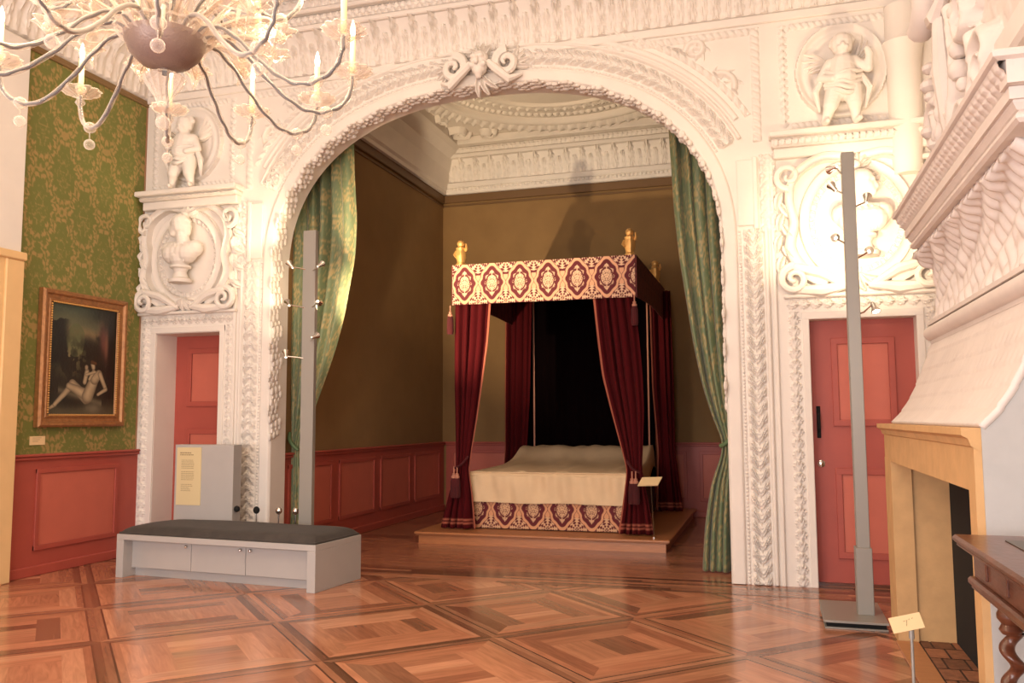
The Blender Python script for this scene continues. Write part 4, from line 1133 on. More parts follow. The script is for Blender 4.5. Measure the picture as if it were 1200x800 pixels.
# frame box, skirt, back cloth
b = B(); b.box(CX0+.20, CX1-.20, CY0+.20, CY1-.02, PZ+.002, .62, .02); b.build('bed_frame', 'velvetshade', bed)
lace_panel('bed_skirt', (CX0+.19, CY0+.17, PZ+.012), (1, 0, 0), (0, 0, 1), CX1-CX0-.32, .40, bed, x_off=.10, y_off=.04, cr=(214, 170, 130), thick=.012)
b = B(); b.box(CX1-.205, CX1-.185, CY0+.2, CY1-.1, PZ+.01, .60); b.build('side_skirt', 'velvet', bed)
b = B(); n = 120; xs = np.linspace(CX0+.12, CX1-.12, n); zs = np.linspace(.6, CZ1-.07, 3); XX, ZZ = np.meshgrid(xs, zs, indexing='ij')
b.grid(np.stack([XX, CY1-.04+.02*np.sin(XX*26), ZZ], -1)); o = b.build('back_cloth', 'velvetshade', bed, smooth=True, angle=180); solid(o, .01)
for x in (-3.63, -1.80):
    b = B(); b.box(x-.012, x+.012, CY1-.085, CY1-.075, .9, CZ1-.1); b.build('braid', 'trimpink', bed)
# gilded finials: small draped figures on round bases
def finial(x, y):
    b = B(); b.lathe([(.0, 0), (.062, 0), (.066, .02), (.05, .04), (.055, .07), (.068, .11), (.072, .16), (.06, .20), (.062, .215), (.068, .235), (.045, .25), (.040, .262), (.052, .285), (.05, .315), (.03, .34), (.0, .35)], (x, y, CZ1), 20, lobes=5, amp=.06)
    b.tube([(x-.065, y, CZ1+.20), (x-.085, y-.02, CZ1+.15), (x-.05, y-.055, CZ1+.11)], [.018, .02, .014]); b.tube([(x+.065, y, CZ1+.20), (x+.085, y-.02, CZ1+.23), (x+.075, y-.01, CZ1+.29)], [.018, .018, .01])
    b.build('finial', 'gold', bed, smooth=True)
for x, y in ((CX0+.09, CY0+.06), (CX1-.07, CY0+.06), (CX1-.05, 12.75)): finial(x, y)
def tassel(name, x, y, z, s, parent, m='velvet'):
    b = B(); b.tube([(x, y, z), (x, y, z-.09*s)], .008*s); b.lathe([(.0, 0), (.028, .005), (.034, .03), (.02, .05), (.024, .065), (.0, .08)], (x, y, z-.15*s), 12)
    o = b.build(name, 'trimpink', parent, smooth=True)
    b = B(); b.lathe([(.030*s, .0), (.040*s, -.04*s), (.043*s, -.20*s), (.036*s, -.235*s), (.0, -.235*s)], (x, y, z-.14*s), 24, lobes=12, amp=.06)
    b.build('fringe', m, o, smooth=True)
tassel('tassel', CX0-.03, CY0-.02, CZ0-.01, 1, bed); tassel('tassel', CX1-.01, CY0-.035, CZ0+.02, 1, bed)

# linen cover lying over mattress and bolster
def bedspread():
    x0, x1, yf, yb = CX0+.19, CX1-.19, CY0+.13, CY1-.10
    n, k = 130, 150; rows = []
    # path from the front hem up and over the top to the head, with a bolster rise
    prof = [(yf-.01, .49), (yf-.005, .62), (yf, .78), (yf+.03, .855), (yf+.12, .88), (yf+1.0, .90), (yf+1.55, .91), (yf+1.95, .96), (yf+2.35, 1.10), (yf+2.6, 1.13), (yb, 1.11)]
    P = np.array(cs(prof, k)); U = np.linspace(-1, 1, n)
    g = np.zeros((len(P), n, 3))
    for i, (y, z) in enumerate(P):
        s = i/len(P)
        for j, u in enumerate(U):
            edge = max(0, abs(u)-.955)/.045
            xx = (x0+x1)/2+(x1-x0)/2*min(1, abs(u)/.955)*(1 if u > 0 else -1)
            xx += math.copysign(.02*math.sin(edge*PI/2), u)
            dz = -(.30 if y > yf+.2 else .30*max(0, (y-yf)/.2))*edge**1.2
            wr = .010*math.sin(9*u+14*s)+.008*math.sin(23*u-9*s+math.sin(7*u))
            if y < yf+.05: g[i, j] = (xx, y-.004+wr*1.1*(z < .83)+.012*math.sin(31*u+5*z), z+.006*math.sin(6*u)*(z < .52))
            else: g[i, j] = (xx, y, z+dz+wr*.9)
    o = B().grid(g).build('bedspread', 'linen', smooth=True, angle=180); solid(o, .01)
    tag(o, 'plain cream linen bedspread lying over the bed and its bolster', 'bedspread')
bedspread()
b = B(); b.box(CX0+.24, CX1-.24, CY0+.26, CY1-.14, .621, .84, .03); tag(b.build('mattress', 'linen'), 'mattress under the cream bedspread', 'mattress')

# burgundy bed curtains with braided hems, tied back at the posts
HC = ((74, 12, 16), (168, 96, 76))
YK = CY0+.05
def bedcurtain(rows, folds, seed, label, edge, tie=None, amp=.05, hem=True):
    o = drape('bed_curtain', rows, folds, amp, 'silk' if False else 'bedvelvet', None, seed=seed, hem=[(.05, .075), (.095, .12)] if hem else [(0, 0)], hemcol=(HC[0], HC[1], edge), n=110, nz=150)
    tag(o, label, 'curtain', 'burgundy bed curtains')
    if tie:
        x0, x1, z0, z1, tx = tie
        tieback('tieback', [(x0, YK-.10, z0), ((x0+x1)/2, YK-.11, (z0+z1)/2-.03), (x1, YK-.08, z1)], .014, 'velvet', o)
        for q in (-.022, .022):
            tassel('tassel', tx+q, YK-.11, min(z0, z1)+.02, 1.05, o, 'velvet')
    return o
M['bedvelvet'] = mat('bed_curtain_velvet', attr='Col', rough=.95, spec=.15, bump=.1, bscale=90)
bedcurtain([(3.36, -3.92, -3.42, YK, 1), (3.05, -3.93, -3.43, YK, 1), (2.55, -3.94, -3.47, YK, 1), (2.0, -3.94, -3.55, YK, .9), (1.56, -3.93, -3.62, YK, .8), (1.13, -3.92, -3.70, YK, .5), (.90, -3.92, -3.735, YK, .45), (.62, -4.0, -3.68, YK-.02, .8), (.40, -4.05, -3.65, YK-.04, 1), (.17, -4.11, -3.62, YK-.06, 1.2)], 4.5, 1,
    'burgundy velvet curtain with braided hem at the front left bed post', 1, (-3.90, -3.72, .93, 1.08, -3.885))
bedcurtain([(3.36, -2.10, -1.60, YK, 1), (3.05, -2.09, -1.58, YK, 1), (2.5, -2.04, -1.52, YK, 1), (2.08, -1.99, -1.49, YK, .9), (1.66, -1.89, -1.48, YK, .8), (1.24, -1.78, -1.50, YK, .5), (.93, -1.70, -1.52, YK, .4), (.62, -1.74, -1.46, YK-.02, .8), (.40, -1.77, -1.42, YK-.04, 1), (.17, -1.81, -1.39, YK-.06, 1.2)], 5, 2,
    'burgundy velvet curtain with braided hem at the front right bed post', -1, (-1.69, -1.53, 1.05, .90, -1.60))
YK2 = CY1-.22
bedcurtain([(3.5, -4.06, -3.62, YK2, 1), (2.0, -4.08, -3.66, YK2, .9), (1.05, -4.08, -3.72, YK2, .8), (.17, -4.15, -3.70, YK2, 1)], 4, 3, 'dark burgundy curtain hanging at the back left bed post', -1, None)
bedcurtain([(3.5, -1.74, -1.42, YK2, 1), (2.0, -1.72, -1.40, YK2, .9), (1.05, -1.66, -1.40, YK2, .5), (.17, -1.70, -1.30, YK2, 1)], 3.5, 4, 'dark burgundy curtain hanging at the back right bed post', -1, None)

# label stand in front of the bed
t = thing('label_stand', 'small tilted cream label on a thin rod standing on the bed platform', 'sign', (-1.37, 10.25, PZ))
b = B(); b.tube([(-1.36, 10.27, PZ), (-1.39, 10.27, .79)], .006); b.lathe([(.0, 0), (.035, 0), (.035, .01), (.0, .01)], (-1.36, 10.27, PZ), 16); b.build('rod', 'chrome', t, smooth=True)
b = B(); b.add([(-1.54, 10.22, .76), (-1.30, 10.22, .77), (-1.26, 10.33, .86), (-1.50, 10.33, .85), (-1.54, 10.228, .75), (-1.30, 10.228, .76), (-1.26, 10.338, .85), (-1.50, 10.338, .84)], [(0, 1, 2, 3), (7, 6, 5, 4), (0, 4, 5, 1), (1, 5, 6, 2), (2, 6, 7, 3), (3, 7, 4, 0)]); b.build('card', 'card', t)

# ------------------------------------------------------------------ painting and label on the left wall
def painting():
    t = thing('framed_painting', 'old landscape painting with reclining figures in a wide gilded frame on the green wall', 'painting', (XL, 7.545, 2.21))
    y0, y1, z0, z1 = 6.94, 8.15, 1.49, 2.93
    prof = [(0, 0), (0, .055), (.02, .075), (.045, .07), (.06, .045), (.095, .038), (.105, .05), (.125, .045), (.135, .02), (.135, 0)]
    b = B(); rows = []
    for i_, d in prof: rows.append([(XL+.01+d, y, z) for y, z in ((y0+i_, z0+i_), (y1-i_, z0+i_), (y1-i_, z1-i_), (y0+i_, z1-i_))])
    b.grid(np.array(rows), True); b.build('frame', 'frame', t)
    b = B()
    n = 46
    for k in range(n):
        z = z0+.14+(z1-z0-.28)*(k+.5)/n
        for y in (y0+.128, y1-.128): b.sphere((XL+.06, y, z), .011, 6)
    for k in range(36):
        y = y0+.14+(y1-y0-.28)*(k+.5)/36
        for z in (z0+.128, z1-.128): b.sphere((XL+.06, y, z), .011, 6)
    b.build('beading', 'gold', t)
    W, H = y1-y0-.26, z1-z0-.26; nu, nv = 210, 270
    U, V_ = np.meshgrid(np.linspace(0, 1, nu), np.linspace(0, 1, nv), indexing='ij')      # U: 0 left in view (small y) .. 1 right
    n1 = fbm(U*6, V_*7, 5); n2 = fbm(U*14+9, V_*14, 4)
    c = np.zeros(U.shape+(3,))+np.array((34, 32, 22.))
    def mix(col, k): 
        nonlocal c
        k = np.clip(k, 0, 1)[..., None]; c = c*(1-k)+np.array(col, float)*k
    sky = sstep(.64, .80, V_+.10*(n1-.5)); mix((92, 92, 66), sky); mix((148, 118, 80), sstep(.10, 0, np.abs(V_-.76+.06*n1))*sky*.8); mix((52, 66, 54), sstep(.82, 1, V_)*.8)
    # distant rocks, wooded bank
    rock = np.exp(-((U-.36-.03*n2)/.13)**2-((V_-.68)/.15)**2); mix((86, 92, 58), (rock > .35)*.8*n2*1.7)
    mix((96, 100, 66), (n2 > .58)*sstep(.3, .5, V_)*(U < .62)*.35*(V_ < .75)); mix((128, 116, 78), (n2 > .55)*np.exp(-((U-.30)/.12)**2-((V_-.5)/.12)**2))
    mix((20, 22, 16), sstep(.30, .16, U+.12*(n1-.5))*sstep(.38, .5, V_)*(V_ < .80+.1*n2)); mix((20, 24, 16), sstep(.66, .80, U+.22*(n2-.5))*sstep(.40, .5, V_+.1*n1)); mix((14, 16, 12), sstep(.80, .9, U)*.8*(V_ > .15))
    mix((26, 30, 20), np.exp(-((U-.72)/.18)**2-((V_-.93)/.09)**2)*1.6*n2)
    # ground and cloth
    mix((82, 76, 56), sstep(.17, .06, V_+.08*n1)*.9); mix((112, 104, 80), np.exp(-((V_-.16+.18*(U-.5))/.03)**2)*.8*(U > .15)*(U < .8))
    mix((120, 112, 90), np.exp(-((U-.66)/.12)**2-((V_-.06)/.05)**2)*.9)
    mix((96, 60, 50), np.exp(-((U-.80+.10*(V_-.65))/.06)**2-((V_-.70)/.16)**2)*1.1); mix((124, 84, 66), np.exp(-((U-.845)/.03)**2-((V_-.66)/.16)**2)*.9)
    def limb(p, q, r0, r1, col=(178, 158, 124)):
        ax, ay = p; bx, by = q; L2 = (bx-ax)**2+((by-ay)*1.25)**2
        tt = np.clip(((U-ax)*(bx-ax)+(V_-ay)*(by-ay)*1.5625)/L2, 0, 1); d = np.hypot(U-ax-(bx-ax)*tt, (V_-ay-(by-ay)*tt)*1.25)
        r = r0+(r1-r0)*tt; sh = 1-.45*np.clip(d/r, 0, 1)**2
        k = sstep(1.05, .9, d/r)[..., None]; return k, np.array(col, float)*sh[..., None]
    for a in (((.05, .06), (.12, .09), .02, .025), ((.11, .09), (.35, .27), .026, .045), ((.35, .28), (.56, .15), .055, .07), ((.30, .26), (.58, .18), .04, .075), ((.58, .17), (.68, .34), .085, .07), ((.68, .34), (.74, .38), .075, .055), ((.76, .38), (.86, .24), .035, .028), ((.86, .24), (.74, .19), .026, .02),
              ((.66, .40), (.60, .33), .03, .02), ((.645, .47), (.655, .44), .035, .03), ((.56, .40), (.53, .30), .035, .03), ((.55, .44), (.55, .43), .028, .026), ((.55, .37), (.68, .40), .018, .018)):
        k, cc = limb(*a); c = c*(1-k)+cc*k
    k, cc = limb((.63, .49), (.69, .48), .025, .02, (92, 62, 36)); c = c*(1-k)+cc*k
    Yp = y0+.13+W*U; Zp = z0+.13+H*V_
    B().grid(np.stack([np.full_like(Yp, XL+.035), Yp, Zp], -1)).build('canvas', 'painting', t, col=linA(c*(.9+.2*n2[..., None])).reshape(-1, 3))
    # tilt: hung slightly forward at the top
    return t
painting()
b = B(); b.box(XL+.001, XL+.012, 6.91, 7.10, 1.31, 1.40, .002); o = b.build('wall_label', 'card'); tag(o, 'small white caption plate on the green wall below the painting', 'label')
b = B()
for k in range(3): b.box(XL+.012, XL+.0128, 6.94, 7.05-.02*k, 1.38-.018*k, 1.384-.018*k)
b.build('print_line', 'ink', o)

# ------------------------------------------------------------------ bench
def bench():
    ang = math.atan2(6.985-7.17, -4.03+6.31)
    t = thing('bench', 'long low grey museum bench with dark cushion and three drawers', 'bench', (-6.31, 7.17, 0)); t.rotation_euler = (0, 0, ang)
    L = 2.35; D = .78; H = .425
    def part(b, name, m, parent=None, sm=False, **k):
        o = link_mesh(name, b.V, b.F, M[m], parent or t, smooth=sm, **k)
        if sm: o.data.set_sharp_from_angle(angle=math.radians(40))
        return o
    b = B(); b.box(0, L, 0, D, H-.055, H, .003); part(b, 'top_panel', 'greybox')
    for x in (0, L-.09): b = B(); b.box(x, x+.09, 0, D, 0, H-.055, .003); part(b, 'end_panel', 'greybox')
    b = B(); b.box(.09, L-.09, .12, D-.03, .085, H-.058); part(b, 'cabinet', 'greybox')
    b = B(); b.box(.09, L-.09, .17, D-.05, 0, .085); part(b, 'plinth', 'greybox')
    w = (L-.18-.36)/3; x = .30
    xs = [(.30, .85), (.856, 1.50), (1.506, L-.094)]
    for k, (a, c) in enumerate(xs):
        b = B(); b.box(a, c, .10, .122, .09, H-.06, .003); d = part(b, 'drawer', 'greybox')
        kx = c-.05 if k < 2 else a+.06
        b = B(); b.sphere((kx, .085, H-.10), .016, 12); b.tube([(kx, .105, H-.10), (kx, .085, H-.10)], .008); part(b, 'knob', 'chrome', d, True)
    b = B(); b.box(.09, .298, .14, .15, .085, H-.06); part(b, 'back_panel', 'greybox')
    # cushion: rounded pad
    n, k = 60, 28; rows = []
    for i in range(n+1):
        row = []
        for j in range(k+1):
            u = -1+2*i/n; v = -1+2*j/k
            e = max(abs(u)**16, abs(v)**7)
            row.append((L/2+u*(L/2-.012), D/2+v*(D/2-.012), H+.088*(1-abs(u)**14)**.5*(1-abs(v)**10)**.5+.004*math.sin(5*u+3*v)))
        rows.append(row)
    b = B(); b.grid(np.array(rows)); b.box(.012, L-.012, .012, D-.012, H+.001, H+.02, .005); part(b, 'cushion', 'cushion', None, True)
bench()

# grey information box behind the bench
t = thing('information_box', 'grey upright information box with a cream text sheet behind the bench', 'sign', (-5.7, 7.98, 0))
b = B(); b.box(-6.26, -5.52, 7.95, 8.10, 0, 1.29, .004); b.build('box', 'greybox', t)
b = B(); b.box(-6.23, -5.92, 7.944, 7.951, .64, 1.26); s_ = b.build('text_sheet', 'paper', t)
b = B()
g = np.random.RandomState(4)
def row(z, x0, x1, h):
    x = x0
    while x < x1:
        w = g.uniform(.008, .03); b.box(x, min(x+w, x1), 7.9425, 7.9441, z, z+h); x += w+.005
row(1.195, -6.19, -6.05, .012); row(1.175, -6.19, -6.02, .010)
for k in range(6): row(1.12-.017*k, -6.17, -6.0-g.uniform(0, .02), .005)
for k in range(6): row(.995-.017*k, -6.17, -6.0-g.uniform(0, .02), .005)
for k in range(5): row(.86-.017*k, -6.17, -6.01-g.uniform(0, .06), .005)
b.build('printed_lines', 'ink', s_)
b = B(); b.sphere((-5.49, 7.99, .61), .035, 12, (1, .7, 1)); b.tube([(-5.525, 8.0, .61), (-5.49, 8.0, .61)], .012); b.build('lock_knob', M['dark'], t, smooth=True)
b = None
# small chrome spot heads on short stems behind the bench
for k, (x, z, lab) in enumerate(((-5.27, .60, 'small dark round lamp head on a stem behind the bench, nearest the information box'), (-5.00, .60, 'small chrome lamp head on a stem behind the bench, the middle one'), (-4.80, .60, 'small chrome lamp head on a stem behind the bench, nearest the tall post'))):
    t = thing('floor_spotlight', lab, 'lamp', (x, 8.02, 0), 'small lamp heads behind the bench')
    b = B(); b.tube([(x, 8.02, 0), (x, 8.02, z-.03)], .007); b.lathe([(.0, 0), (.05, 0), (.05, .012), (.0, .012)], (x, 8.02, 0), 16); b.build('stem', 'chrome', t, smooth=True)
    b = B(); b.sphere((x, 8.02, z), .04, 14, (.9, .75, 1)); b.build('head', M['dark'] if k == 0 else 'chrome', t, smooth=True)

# ------------------------------------------------------------------ light posts
def spot_head(t, px, py, hx, hz, target, energy, blend=.6, size=1.2, hy=None):
    """bent arm from the post, small conical head aimed at target"""
    hy = py-.10 if hy is None else hy
    h = Vector((hx, hy, hz)); d = (Vector(target)-h).normalized()
    b = B(); b.tube([(px, py, hz-.05), (px+(hx-px)*.5, (py+hy)/2, hz-.03), tuple(h-d*.03)], .007, 6); a = b.build('arm', 'chrome', t, smooth=True)
    b = B(); x = d.cross(Vector((0, 0, 1))).normalized(); y = d.cross(x); rows = []
    for r, s in ((.012, -.045), (.018, -.03), (.020, .0), (.034, .035), (.036, .045), (.030, .044)):
        rows.append([tuple(h+d*s+x*r*math.cos(q)+y*r*math.sin(q)) for q in np.linspace(0, 2*PI, 16, endpoint=False)])
    b.grid(np.array(rows), True); b.build('spot_head', 'chrome', t, smooth=True)
    b = B(); V = [tuple(h+d*.040+x*.029*math.cos(q)+y*.029*math.sin(q)) for q in np.linspace(0, 2*PI, 16, endpoint=False)]; b.add(V, [tuple(range(16))]); b.build('lens', 'spotglow', t)
    if energy:
        l = lamp('spot_light', 'SPOT', tuple(h+d*.06), energy, WARM, target, spot_size=size, spot_blend=blend, shadow_soft_size=.03)
        l.parent = t; l.matrix_parent_inverse = Matrix.Translation(-t.location)
LP = (-4.66, 8.0)
t = thing('light_post', 'slender grey post with six small chrome spotlights beside the left arch jamb', 'light post', (LP[0], LP[1], 0))
b = B(); b.box(LP[0]-.075, LP[0]+.075, LP[1]-.03, LP[1]+.03, .03, 3.57, .004); b.build('post', 'greypost', t)
b = B(); b.box(LP[0]-.30, LP[0]+.30, LP[1]-.12, LP[1]+.28, 0, .03, .004); b.build('base_plate', 'greypost', t)
for hx, hz, tg, e in ((-4.84, 3.19, (-6.3, 8.3, 4.6), 55), (-4.49, 3.17, (-3.2, 12.6, 6.3), 220), (-4.86, 2.78, (-5.5, 8.46, 3.3), 24), (-4.50, 2.78, (-4.9, 9.0, 2.75), 30), (-4.54, 2.42, (-3.2, 12.6, 4.4), 620), (-4.88, 2.24, (-5.36, 8.5, 3.0), 12)):
    spot_head(t, LP[0], LP[1], hx, hz, tg, e)
RP = (.65, 7.18)
t = thing('light_post', 'tall grey post on a flat steel base with small spotlights before the right door', 'light post', (RP[0], RP[1], 0))
b = B(); b.box(RP[0]-.050, RP[0]+.045, RP[1]-.05, RP[1]+.05, .06, 3.66, .004); b.build('post', 'greypost', t)
b = B(); b.box(RP[0]-.065, RP[0]+.055, RP[1]-.075, RP[1]+.06, .06, .56, .004); b.build('sleeve', 'greypost', t)
b = B(); b.box(.33, .775, 6.86, 7.60, .045, .062, .002); b.build('base_plate', 'greypost', t)
b = B(); b.box(.35, .76, 6.89, 7.58, .012, .045); b.build('base_gap', 'dark', t); b = B(); b.box(.335, .77, 6.87, 7.59, 0, .012, .002); b.build('foot_plate', 'greypost', t)
for hx, hz, tg, e in ((.53, 3.36, (-.5, 8.5, 5.2), 18), (.77, 3.25, (1.2, 8.4, 4.9), 60), (.53, 2.96, (.55, 8.42, 3.3), 70), (.77, 2.84, (.95, 8.40, 3.2), 75), (.79, 2.40, (1.3, 6.2, .6), 0), (.53, 3.52, (-.9, 8.9, 3.4), 14)):
    spot_head(t, RP[0], RP[1], hx, hz, tg, e)

# ------------------------------------------------------------------ number sign in the foreground
t = thing('number_sign', 'small tilted cream card on a thin dark rod by the fireplace hearth', 'sign', (.54, 4.03, 0))
b = B(); b.tube([(.54, 4.03, .012), (.54, 4.03, .655)], .0065); b.lathe([(0, 0), (.07, 0), (.07, .012), (0, .012)], (.54, 4.03, 0), 20); b.tube([(.54, 4.03, .62), (.54, 4.03, .665)], .011); b.build('rod', 'greypost', t, smooth=True)
cc = Vector((.52, 4.02, .685)); ex = Vector((.96, .25, .20)).normalized(); ez = Vector((-.16, .35, .92)); ez = (ez-ex*ez.dot(ex)).normalized(); en = ex.cross(ez)
b = B(); V = []
for s in (0, 1):
    for a, c in ((-1, -1), (1, -1), (1, 1), (-1, 1)): V.append(tuple(cc+ex*.066*a+ez*.032*c-en*.006*s*-1))
b.add(V, [(0, 1, 2, 3), (7, 6, 5, 4), (0, 4, 5, 1), (1, 5, 6, 2), (2, 6, 7, 3), (3, 7, 4, 0)]); b.build('card', 'card', t)
b = B()
for pts in ([(-.012, .008), (.004, .010), (-.006, -.012)], [(.012, .010), (.016, .014)], [(.026, .012), (.030, .016)]):
    b.tube([tuple(cc+ex*p+ez*q+en*(.0075 if en.y < 0 else -.0015)) for p, q in pts], .0011, 5)
b.build('handwritten_mark', 'ink', t)

# ------------------------------------------------------------------ dark table at the right edge
TZ = 1.10
t = thing('console_table', 'dark carved walnut table with barley-twist leg at the right edge', 'table', (1.05, 3.0, 0))
b = B(); b.box(.655, 1.46, 2.25, 3.71, TZ-.028, TZ, .010); b.box(.668, 1.45, 2.26, 3.695, TZ-.042, TZ-.028, .004); b.build('tabletop', 'walnut', t)
b = B(); b.box(.80, 1.36, 2.42, 3.54, TZ, TZ+.004, .0015); b.build('slate_inlay', mat('dark_slate', lin(74, 66, 56), .35), t)
b = B(); b.box(.71, 1.42, 2.30, 3.62, TZ-.145, TZ-.042, .003); b.box(.69, 1.43, 2.28, 3.64, TZ-.175, TZ-.145, .008); b.box(.70, 1.42, 2.29, 3.63, TZ-.19, TZ-.172, .006); b.build('apron', 'walnut', t)
for k in range(4):
    y = 3.50-.28*k; b = B(); b.box(.702, .712, y-.10, y+.07, TZ-.125, TZ-.06, .003); b.build('carved_panel', 'velvetshade' if False else 'walnut', t)
for x, y in ((.80, 3.52), (.80, 2.40), (1.32, 3.52), (1.32, 2.40)):
    b = B(); b.lathe([(.055, 0), (.06, -.02), (.035, -.045), (.045, -.065), (.045, -.08), (.03, -.10), (.04, -.12), (.03, -.135)], (x, y, TZ-.19), 20)
    rows = []
    for i in range(90):
        z = TZ-.32-(TZ-.32-.15)*i/89; a = i/89*2*PI*5.2; ox, oy = .017*math.cos(a), .017*math.sin(a)
        rows.append([(x+ox+.026*math.cos(q), y+oy+.026*math.sin(q), z) for q in np.linspace(0, 2*PI, 16, endpoint=False)])
    b.grid(np.array(rows), True)
    b.lathe([(.03, .16), (.045, .14), (.045, .11), (.03, .10), (.05, .06), (.05, .0)], (x, y, 0), 20); b.build('leg', 'walnut', t, smooth=True, angle=50)
b = B(); b.box(.77, .83, 2.40, 3.52, .10, .14, .005); b.box(1.29, 1.35, 2.40, 3.52, .10, .14, .005); b.box(.83, 1.29, 2.93, 2.99, .10, .14, .005); b.build('stretcher', 'walnut', t)

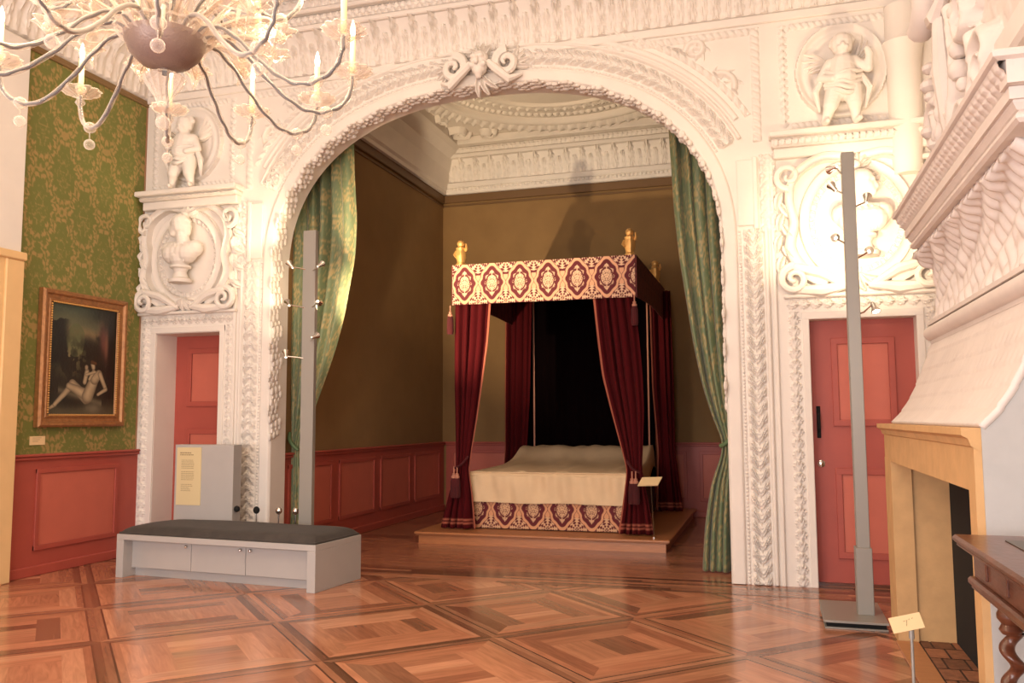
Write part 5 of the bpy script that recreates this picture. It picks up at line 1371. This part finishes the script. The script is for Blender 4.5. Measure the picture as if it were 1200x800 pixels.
# ------------------------------------------------------------------ glass chandelier
def chandelier():
    cx, cy = -2.80, 3.39
    t = thing('chandelier', 'large glass chandelier with curved arms and candle bulbs hanging at upper left', 'chandelier', (cx, cy, 3.0))
    b = B(); b.lathe([(.0, 3.27), (.06, 3.275), (.12, 3.30), (.165, 3.345), (.19, 3.40), (.195, 3.43), (.185, 3.43), (.15, 3.36), (.0, 3.33)], (cx, cy, 0), 48, cap=False); b.build('dish', 'dish', t, smooth=True)
    b = B(); b.lathe([(.185, 3.40), (.215, 3.425), (.235, 3.45), (.225, 3.47), (.17, 3.47)], (cx, cy, 0), 96, lobes=24, amp=.035, cap=False); b.build('scalloped_rim', 'glass', t, smooth=True)
    b = B(); b.lathe([(.0, 3.06), (.045, 3.065), (.05, 3.075), (.03, 3.085), (.03, 3.10), (.05, 3.14), (.085, 3.19), (.10, 3.225), (.088, 3.235), (.06, 3.245), (.02, 3.27)], (cx, cy, 0), 48, lobes=16, amp=.04, cap=False); b.build('finial_cup', 'glass', t, smooth=True)
    b = B(); b.tube([(cx, cy, 3.06), (cx, cy, 3.03)], .004); b.sphere((cx, cy, 3.0), .036, 16); b.build('finial_drop', 'glass', t, smooth=True)
    b = B(); b.tube([(cx, cy, 3.24), (cx, cy, 3.29)], .012); b.tube([(cx, cy, 3.3), (cx, cy, 6.5)], .012); b.build('core_rod', 'armcore', t, smooth=True)
    b = B(); b.lathe([(.02, 3.45), (.09, 3.5), (.11, 3.56), (.05, 3.66), (.04, 3.75), (.10, 3.85), (.12, 3.95), (.06, 4.1), (.04, 4.2), (.09, 4.28), (.07, 4.4), (.02, 4.5)], (cx, cy, 0), 32, lobes=12, amp=.04, cap=False); b.build('glass_stem', 'glass', t, smooth=True)
    b = B(); b.lathe([(.0, 6.35), (.10, 6.40), (.12, 6.5), (.12, 6.549)], (cx, cy, 0), 24); b.build('ceiling_cup', 'gold', t, smooth=True)
    PA = [(.13, 3.43), (.24, 3.47), (.36, 3.41), (.50, 3.27), (.64, 3.165), (.76, 3.145), (.87, 3.20), (.915, 3.29), (.92, 3.365)]
    PB = [(.10, 3.52), (.22, 3.68), (.34, 3.70), (.46, 3.58), (.56, 3.55), (.64, 3.62), (.66, 3.72)]
    first = {}
    def arm(ang, prof, kind):
        ca, sa = math.cos(ang), math.sin(ang); C = cs(prof, 70)
        if kind in first:
            a = copy_tree(first[kind], t); a.rotation_euler = (0, 0, ang); return a
        a = bpy.data.objects.new('arm', None)
        # the arm is a glass tube with a twisted dark core, built along +x then turned about the stem
        b = B(); b.tube([(r, 0, z-3.0) for r, z in C], .0125, 10)
        o = link_mesh('arm', b.V, b.F, M['glass'], t)
        b = B(); b.tube([(r, .0045*math.sin(i*.9), z-3.0+.0045*math.cos(i*.9)) for i, (r, z) in enumerate(C)], .0078, 6)
        link_mesh('twisted_core', b.V, b.F, M['armcore'], o)
        b = B()
        rm, zm = C[int(len(C)*.66)]
        b.sphere((rm, 0, zm-3.0), .034, 14, (1, 1, .9)); 
        link_mesh('glass_knop', b.V, b.F, M['glass'], o)
        b = B(); b.tube([(rm, 0, zm-3.03), (rm, 0, zm-3.065)], .003, 5); b.sphere((rm, 0, zm-3.095), .030, 14); link_mesh('ball_drop', b.V, b.F, M['glass'], o)
        re, ze = prof[-1]; ze -= 3.0
        b = B(); b.lathe([(.012, -.06), (.026, -.04), (.014, -.015), (.05, .0), (.085, .012), (.105, .03), (.098, .036), (.06, .02), (.018, .012)], (re, 0, ze), 60, lobes=12, amp=.08, cap=False)
        b.lathe([(.018, .01), (.026, .02), (.028, .05), (.022, .055)], (re, 0, ze), 16, cap=False); link_mesh('drip_cup', b.V, b.F, M['glass'], o)
        b = B(); b.lathe([(.0145, .02), (.0145, .215), (.0, .22)], (re, 0, ze), 14); link_mesh('candle', b.V, b.F, M['candle'], o)
        b = B(); b.lathe([(.008, .215), (.013, .23), (.015, .25), (.010, .28), (.003, .305), (.0, .31)], (re, 0, ze), 12); link_mesh('bulb', b.V, b.F, M['bulb'], o)
        bpy.data.objects.remove(a)
        o.rotation_euler = (0, 0, ang); first[kind] = o; return o
    for k in range(12): arm(.13+k*2*PI/12, PA, 'a')
    for k in range(6): arm(.4+k*2*PI/6, PB, 'b')
    # curled glass leaves and flowers between the arms
    def leaf(ang, L, lift, kind):
        if kind in first:
            a = copy_tree(first[kind], t); a.rotation_euler = (0, 0, ang); return
        n, k = 18, 7; rows = []
        for i in range(n+1):
            q = i/n; w = .045*math.sin(PI*min(.98, q*.92+.06))**.7*(.85+.15*math.cos(q*22)); r = .16+L*math.sin(q*2.0)*.9; z = .45+lift*math.sin(q*PI*.8)-.16*q*q
            rows.append([(r, w*u, z+.022*(1-u*u)+.008*math.sin(u*9)) for u in np.linspace(-1, 1, k)])
        b = B(); b.grid(np.array(rows)); o = link_mesh('glass_leaf', b.V, b.F, M['glass'], t); solid(o, .003); o.rotation_euler = (0, 0, ang); first[kind] = o
    for k in range(12): leaf(.39+k*2*PI/12, .42, .13, 'l1')
    for k in range(12): leaf(.15+k*2*PI/12, .25, .28, 'l2')
    def flower(ang, r, z, kind):
        if kind in first:
            a = copy_tree(first[kind], t); a.rotation_euler = (0, 0, ang); return
        b = B(); b.lathe([(.0, -.02), (.03, -.01), (.05, .015), (.075, .03), (.07, .036), (.03, .02), (.0, .01)], (r, 0, z-3.0), 48, lobes=6, amp=.22, cap=False)
        b.tube([(.15, 0, .46), (r*.6, 0, z-2.93), (r, 0, z-3.02)], .006, 6); b.sphere((r, 0, z-2.985), .016, 8)
        o = link_mesh('glass_flower', b.V, b.F, M['glass'], t); o.rotation_euler = (0, 0, ang); first[kind] = o
    for k in range(12): flower(.26+k*2*PI/12+.13, .55, 3.46, 'f1')
    for k in range(8): flower(.1+k*2*PI/8, .40, 3.58, 'f2')
    b = B()


    for k in range(6):
        a = k*2*PI/6+.3
        l = lamp('candle_light', 'POINT', (cx+.75*math.cos(a), cy+.75*math.sin(a), 3.72), 17, WARM, shadow_soft_size=.10)
        l.parent = t; l.matrix_parent_inverse = Matrix.Translation(-t.location)
chandelier()
